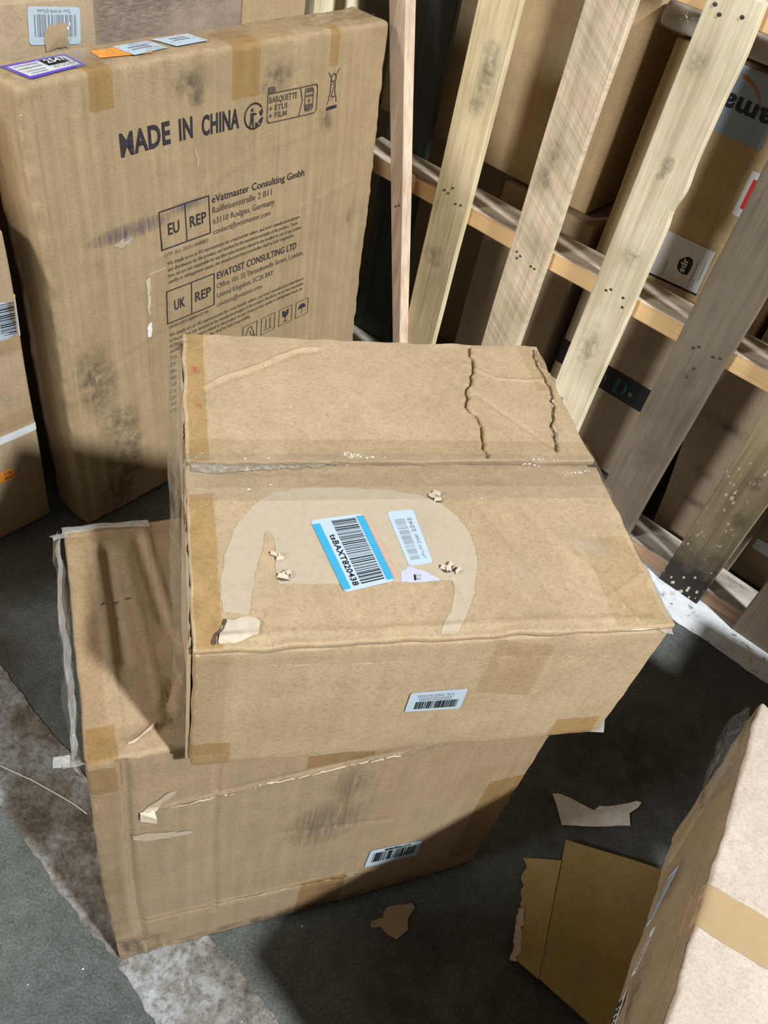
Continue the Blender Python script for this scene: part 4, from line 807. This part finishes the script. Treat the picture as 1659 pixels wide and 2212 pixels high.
# ================================================================ CARTONS BEHIND THE PALLET
def pfr(u, d, z, yaw=0.0, roll=0.0): return PM @ Matrix.Translation((u, d, z)) @ Matrix.Rotation(yaw, 4, 'Z') @ Matrix.Rotation(roll, 4, 'Y')
GB = 'cartons behind the pallet'
def back_carton(u0, u1, d, z0, z1, depth, mat, label, seed, **kw):
    e = empty('carton', pfr(u0, d, z0, kw.pop('yaw', 0), kw.pop('roll', 0)), label, 'box', GB); c = Carton(u1-u0, depth, z1-z0, r=.004, cell=.02, seed=seed, amp=.0014, **kw); c.body('body', mat, e); return e, c
DE, dc = back_carton(-.02+.05, .262, .128, .0006, .462, .34, K_G, 'greyish brown carton low behind the second straight board', 301)
dc.tape(DE, 'front', .10, .15, .0, .46, TAPE2)
dl, _ = back_carton(-.62, .010, .30, .0006, .50, .3, K_D, 'dark brown carton deep behind the narrow reddish board', 302)
CE, cc = back_carton(.032, .262, .15, .468, .545, .34, K_D, 'low brown carton lying under the large plain carton', 303, creases=[('front', [(.0, .06), (.22, .062)], .003, -.003)])
AE, ac = back_carton(-.34, .2275, .165, .5520, 1.06, .30, K_B, 'large plain brown carton behind the two sawn boards', 304, bulge=.004, creases=[('front', [(.44, .0), (.45, .5)], .008, -.003), ('front', [(.53, .0), (.54, .5)], .006, .002)])
dl2, _ = back_carton(-.90, -.37, .30, .5060, .82, .3, K_D, 'brown carton behind the gap beside the tall printed carton', 305)
EE, ec = back_carton(.288, .590, .140, .052, .4955, .33, K_G, 'dull carton sealed with black printed tape, behind the weathered board', 306)
sk = empty('wooden_plank', pfr(.27, .132, .0006), 'dark plank under the carton with black tape', 'plank'); skc = Carton(.34, .30, .050, r=.002, cell=.05, seed=41, amp=.0005); skc.body('board', WD, sk)
pt_ = ec.tape(EE, 'front', .0, .302, .188, .2475, BLACKTAPE, 'printed_tape', .0010, .0002)
# tape print: word, smile, small marks
X, Fq = text_geo('prime', .01); x = (X[:, 0]-X[:, 0].min()); x = x/x.max()*.036; y = X[:, 1]*.0125
mesh('printed_text', ec.surf('front', .158-y, .198+x, .0016), Fq, TEAL, pt_)
sm_ = [(.166+.0075*math.sin(a*3.1416)+.002, .200+.034*a) for a in np.linspace(0, 1, 12)]; P_ = np.array(sm_)
V = []; 
for i, p in enumerate(P_): w = .0006+.0016*math.sin(math.pi*i/11); V += [(p[0]-w, p[1]), (p[0]+w, p[1])]
V = np.array(V); mesh('printed_mark', ec.surf('front', V[:, 0], V[:, 1], .0016), [(2*i, 2*i+1, 2*i+3, 2*i+2) for i in range(11)], TEAL, pt_)
ci = np.array(circ(.190, .213, .0055, 12)[:-1]); mesh('printed_mark', ec.surf('front', ci[:, 0], ci[:, 1], .0016), [tuple(range(12))], INK_G, pt_)
for k, (u, l) in enumerate(((.117, .036), (.123, .024))): X, Fq = text_geo('tape', 0); mesh('printed_mark', ec.surf('front', [u, u+.003, u+.003, u], [.200+.01*k, .200+.01*k, .200+l, .200+l], .0016), [(0, 1, 2, 3)], INK_F, pt_)
BE, bc = back_carton(.282, .640, .142, .4975, .905, .34, K_B, 'brown carton with blue-grey printed tape and a white shipping label', 307, creases=[('front', [(.0, .08), (.35, .085)], .003, -.001)])
bt = bc.tape(BE, 'front', .06, .212, .300, .408, BLUEGREY, 'printed_tape', .0010, .0004)
X, Fq = text_geo('ama', .035); x = X[:, 0]-X[:, 0].min(); x = x/x.max()*.092; y = X[:, 1]*.030   # upside-down word on the tape, running out of sight behind the board
mesh('printed_text', bc.surf('front', .208-x, .362-y, .0016), Fq, NAVY, bt)
ar = circ(.128, .318, .060, 14, 20, 85); V = []
for i, p in enumerate(ar): w = .0012+.0022*i/14; V += [(p[0], p[1]+.015-w), (p[0], p[1]+.015+w)]
V = np.array(V); mesh('printed_mark', bc.surf('front', V[:, 0], V[:, 1], .0016), [(2*i, 2*i+1, 2*i+3, 2*i+2) for i in range(14)], DULLORANGE, bt)
lu_ = Label(bc, BE, 'front', [(.1120, .1130), (.2240, .1160), (.2270, .0260), (.1160, .0190)], PAPER_W, 'label', .0012, .02, 'white shipping label with a black shield logo')
lu_.rect(.0, 1.0, .0, .045, INK, 'printed_band')
sh = [(.50, .40), (.56, .33), (.64, .31), (.72, .33), (.735, .45), (.735, .60), (.70, .68), (.62, .70), (.53, .64), (.49, .54)]
lu_.poly(sh, INK, 'printed_logo')
X, Fq = text_geo('ups', .03); x = X[:, 0]-X[:, 0].min(); x = x/x.max()*.32; y = (X[:, 1])*.11
mesh('printed_text', lu_.map(.575+y, .665-x, .0022), Fq, PAPER_W, lu_.o)
for k, (a, b0, b1) in enumerate(((.30, .12, .48), (.80, .20, .70), (.86, .12, .62), (.92, .30, .74))): lu_.rect(a, a+.012, b0, b1, INK_G, 'fine_print')
lr = Label(bc, BE, 'front', [(.218, .268), (.30, .268), (.30, .190), (.218, .190)], PAPER_W, 'label', .0012, .02, 'white label with red triangle'); lr.poly([(.10, .18), (.10, .85), (.5, .85), (.5, .7), (.22, .55), (.5, .3), (.4, .18)], RED)
MBm = plain('grey_mailer', (.40, .37, .33), .22, .6, .12, 25, .6)
ml_ = empty('padded_mailer', pfr(.250, .118, .918), 'shiny grey plastic-wrapped parcel lying on the carton with blue-grey tape', 'parcel')
mlc = Carton(.30, .22, .046, r=.016, cell=.007, seed=43, amp=.003, freq=12, edge_amp=.002); mlc.body('body', MBm, ml_); crumpled_film('film_wrap', ml_, lambda a, b: (.30*a, -.006-.004*math.sin(3*b), .002+.05*b), .1, .1, CRINK, 150, .0035, 24)
GE, gc = back_carton(.655, 1.06, .135, .476, .80, .32, kraft('kraft_orange', (.50, .35, .20)), 'orange-brown carton above the middle rail at the right', 308, bulge=.003)
gb_, _ = back_carton(.770, 1.06, .155, .0006, .4690, .30, K_D, 'dark carton low at the right behind the mouldy board', 309)
Label(_, gb_, 'front', [(.085, .115), (.16, .115), (.16, .085), (.085, .085)], PAPER_G, 'label', .0012, .06)
FE, fc = back_carton(.655, .755, .134, .0006, .440, .30, kraft('kraft_worn', (.42, .33, .235)), 'worn narrow carton with torn edge beside the mouldy board', 310, roll=-.0, post=lambda P, s: np.stack([P[:, 0]-.13*(P[:, 2])*(1-P[:, 0]/.1)*1.0, P[:, 1], P[:, 2]], 1))
fc.smudge(FE, 'front', .05, .32, .05, .02, DIRT); fc.smudge(FE, 'front', .05, .2, .02, .02, DIRT); fc.smudge(FE, 'front', .06, .12, .03, .015, DIRT)

# ================================================================ FOREGROUND CARTON, RIGHT
RZ = .505; KS = .944; rB = np.array([.33866, .24512, 0]); rd = np.array([.357175, .934037, 0]); rn = np.array([.934037, -.357175, 0])
RL, RW, RH = .524, .40, .1737; o_ = rB-rd*.132
RM = frame((o_[0], o_[1], RZ-RH), rn, rd, (0, 0, 1))
R = empty('carton', RM, 'pale carton in the right foreground with a tan tape strip over its edge', 'box', 'cartons in front of the pallet')
def rpost(P, s):
    k = np.clip(1-P[:, 2]/RH, 0, 1); Y = P[:, 1]*(1-.215*k**.8*np.clip(P[:, 1]/RL, 0, 1)**3); X = P[:, 0]+.010*k*np.sin(P[:, 1]*14)*0
    return np.stack([X, Y, P[:, 2]], 1)
rc = Carton(RW, RL, RH, r=.006, cell=.009, seed=61, amp=.0016, bulge=.002, edge_amp=.0012, post=rpost, creases=[('top', [(.035, .0), (.036, .3), (.033, .54)], .003, .0010), ('top', [(.10, .0), (.105, .25)], .004, -.0006), ('left', [(.0, .14), (.5, .15)], .004, .0012), ('left', [(.12, .0), (.16, .05), (.2, .03)], .006, -.003), ('left', [(.40, .03), (.45, .10), (.5, .14)], .008, -.004)])
rc.body('body', K_R, R)
RLK = kraft('kraft_side_shaded', (.30, .22, .14))  # same carton darkened: shade on its left side put into the colour
rc.patch('side_shade', R, 'left', lambda a, b: (.004+(RL-.008)*a, .003+(RH-.006)*b), 60, 24, RLK, .0010)
sc = lambda q: [(x*KS, y*KS) for x, y in q]
rc.tape(R, 'top', -.071, .0703, .227, .2742, TAPE_R, off=.0009, skew=.0); rc.tape(R, 'top', -.052, -.001, .0, .51, TAPE2, off=.0006, name='tape')
rl1 = Label(rc, R, 'left', sc([(.377, .076), (.312, .030), (.312, .004), (.377, .048)]), PAPER, 'label', .0013, .03, 'pale barcode label on the narrow side'); rl1.bars(.08, .92, .25, .85, 30, 33, INK_G); rl1.rect(.1, .95, .05, .14, INK_G, 'fine_print')
rl2 = Label(rc, R, 'left', sc([(.293, .062), (.238, .040), (.238, .026), (.293, .048)]), PAPER_W, 'label', .0013, .03, 'small white barcode label on the narrow side'); rl2.bars(.2, .9, .3, .7, 28, 35, INK)
rc.smudge(R, 'left', .34, .055, .05, .04, DIRT); rc.smudge(R, 'left', .19, .06, .06, .03, DIRT)
rg = Label(rc, R, 'left', sc([(.225, .030), (.10, .030), (.10, .002), (.225, .002)]), PAPER_G, 'label', .0012, .0, 'grey printed strip'); rg.greek(2, .1, .9, .1, .9, 6, INK)
crumpled_film('film_wrap', R, lambda a, b: (-.004-.006*math.sin(3.1*b), .40+.12*a, RH*.92-.09*b), .1, .1, CRINK, 160, .0035, 16)
rs_o = o_+rn*.16+rd*.0
RS = empty('carton', frame((rs_o[0], rs_o[1], .0006), rn, rd, (0, 0, 1)), 'brown carton under the pale foreground carton', 'box', 'cartons in front of the pallet')
rsc = Carton(.235, .45, RZ-RH-.006, seed=63, cell=.03); rsc.body('body', K_D, RS)
qd = np.array([.91, -.414, 0]); qn = np.array([-.414, -.91, 0]); qo = np.array([.985, .895, 0])
qp = qo+qn*.42
QB = empty('carton', frame((qp[0], qp[1], .0006), qd, -qn, (0, 0, 1)), 'unseen brown carton to the right of the pale carton, added to shade the floor', 'box', 'cartons in front of the pallet')  # out-of-view blocker whose shadow darkens the floor at the right
qc = Carton(.5, .42, .52, seed=64, cell=.03); qc.body('body', K_N, QB)

q2 = o_+rn*.425-rd*.03
Q2 = empty('carton', frame((q2[0], q2[1], .0006), rn, rd, (0, 0, 1)), 'unseen tan carton on the far side of the pale foreground carton, added to block light', 'box', 'cartons in front of the pallet')  # added out of view to stop light passing beside the pale carton
Carton(.40, .43, .50, seed=65, cell=.03, amp=.0005).body('body', K_N, Q2)

q3 = np.array([.741, .452, 0])
Q3 = empty('carton', frame((q3[0], q3[1], .526), qd, -qn, (0, 0, 1)), 'unseen low carton on the carton at the far right, added to widen its shadow', 'box', 'cartons in front of the pallet')  # overhanging blocker, out of view, closes the lit gap on the floor
Carton(.48, .30, .18, seed=66, cell=.03, amp=.0005).body('body', K_L, Q3)
SV = empty('carton', yawframe(-.80, -.46, .0006, .05), 'unseen brown carton at the near left, added to block the fill light', 'box', 'cartons in front of the pallet')  # out-of-view blocker keeping the left fill off the right-hand floor
Carton(.52, .44, .66, seed=67, cell=.03, amp=.0005).body('body', K_N, SV)

# ================================================================ SCRAPS ON THE FLOOR
def thin(name, outline, z, t, mat, label, cat, seed, curl=.0, jagstep=.008, jagamp=.002, cells=None, zf=None, group=None):
    P = jag(outline, jagstep, jagamp, seed, True); n = len(P); c = np.mean(np.array(P), 0); f = SN(seed, 7)
    def zz(x, y): return z+(zf(x, y) if zf else 0)+curl*max(0.0, float(f(np.array([[x, y, 0]]))[0]))
    rings = [1.0, .7, .35]; V = []
    for tz in (t, 0):
        for r in rings: V += [(c[0]+(x-c[0])*r, c[1]+(y-c[1])*r, zz(c[0]+(x-c[0])*r, c[1]+(y-c[1])*r)+tz) for x, y in P]
        V.append((c[0], c[1], zz(c[0], c[1])+tz))
    S = 3*n+1; Fq = []
    for b in (0, 1):
        for k in range(2): Fq += [(b*S+k*n+i, b*S+k*n+(i+1) % n, b*S+(k+1)*n+(i+1) % n, b*S+(k+1)*n+i) for i in range(n)]
        Fq += [(b*S+2*n+i, b*S+2*n+(i+1) % n, b*S+3*n) for i in range(n)]
    Fq += [(i, S+i, S+(i+1) % n, (i+1) % n) for i in range(n)]
    V = np.array(V); base = np.array([c[0], c[1], 0]); o = mesh(name, V-base, Fq, mat); o.location = Vector(base); tag(o, label, cat, group); return o
thin('paper_scrap', [(.388, .712), (.400, .714), (.432, .708), (.452, .702), (.458, .698), (.468, .710), (.505, .722), (.532, .737), (.541, .735), (.536, .727), (.521, .712), (.520, .690), (.508, .688), (.462, .672), (.405, .662), (.400, .680)], .002, .0016, K_SHRED, 'torn white paper scrap lying on the dark floor', 'paper', 71, .008, .012, .0014)
thin('cardboard_scrap', [(.126, .436), (.124, .444), (.140, .454), (.143, .470), (.158, .476), (.170, .478), (.178, .484), (.184, .478), (.176, .458), (.180, .446), (.170, .436), (.166, .430), (.152, .432), (.140, .440)], .001, .0022, K_T, 'small torn brown cardboard scrap on the floor', 'cardboard', 73, .004, .008, .001)
CF = empty('cardboard_flap', frame((.46, .52, .0006), (1, 0, 0), (0, 1, 0), (0, 0, 1)), 'folded brown cardboard sheet with a torn flap lying on the floor', 'cardboard')
def sheet(name, quad, nz, t, mat, seed, parent, jagside=None):
    """quad = 4 floor corners with heights; grid with a little warp; jagside = ragged low edge"""
    q = np.array(quad, float); n = 22; a, b = np.meshgrid(np.linspace(0, 1, n), np.linspace(0, 1, n), indexing='ij'); a, b = a.ravel(), b.ravel(); f, g = SN(seed, 5), SN(seed+1, 30)
    aa = a.copy()
    if jagside: aa = a-(1-a)*jagside*np.abs(g(np.stack([0*b, b*.22, 0*b], 1)))
    P = q[0]*((1-aa)*(1-b))[:, None]+q[1]*(aa*(1-b))[:, None]+q[2]*(aa*b)[:, None]+q[3]*((1-aa)*b)[:, None]
    P[:, 2] += np.abs(f(P))*.002; P -= np.array([.46, .52, 0]); top = P+np.array([0, 0, t]); V = np.concatenate([top, P]); m = n*n
    i, j = np.meshgrid(np.arange(n-1), np.arange(n-1), indexing='ij'); i, j = i.ravel(), j.ravel(); Q = np.stack([i*n+j, (i+1)*n+j, (i+1)*n+j+1, i*n+j+1], 1)
    rim = [k*n for k in range(n)]+[(n-1)*n+k for k in range(1, n)]+[k*n+n-1 for k in range(n-2, -1, -1)]+[k for k in range(n-2, 0, -1)]
    side = [(rim[k], m+rim[k], m+rim[(k+1) % len(rim)], rim[(k+1) % len(rim)]) for k in range(len(rim))]
    return mesh(name, V, list(map(tuple, Q))+[tuple(x[::-1]+m) for x in Q]+side, mat, parent, False)
sheet('panel', [(.372, .421, .010), (.535, .330, .004), (.610, .622, .004), (.409, .633, .010)], 0, .004, K_IN, 81, CF)
sheet('torn_flap', [(.335, .442, .003), (.371, .419, .011), (.401, .597, .011), (.352, .592, .003)], 0, .004, K_IN, 83, CF, .16)
def edge_strip():
    P = []; r = random.Random(6)
    for k in range(15): y = .436+.075*k/14; P.append((.3345+(y-.436)*.10-r.uniform(.0, .006), y))
    Q = [(x+r.uniform(.007, .012), y) for x, y in P]; V = [(x-.46, y-.52, .0085) for x, y in P]+[(x-.46, y-.52, .0105) for x, y in Q]; n = len(P)
    return mesh('torn_edge', V, [(i, n+i, n+i+1, i+1) for i in range(n-1)], K_TORN, CF)
edge_strip()
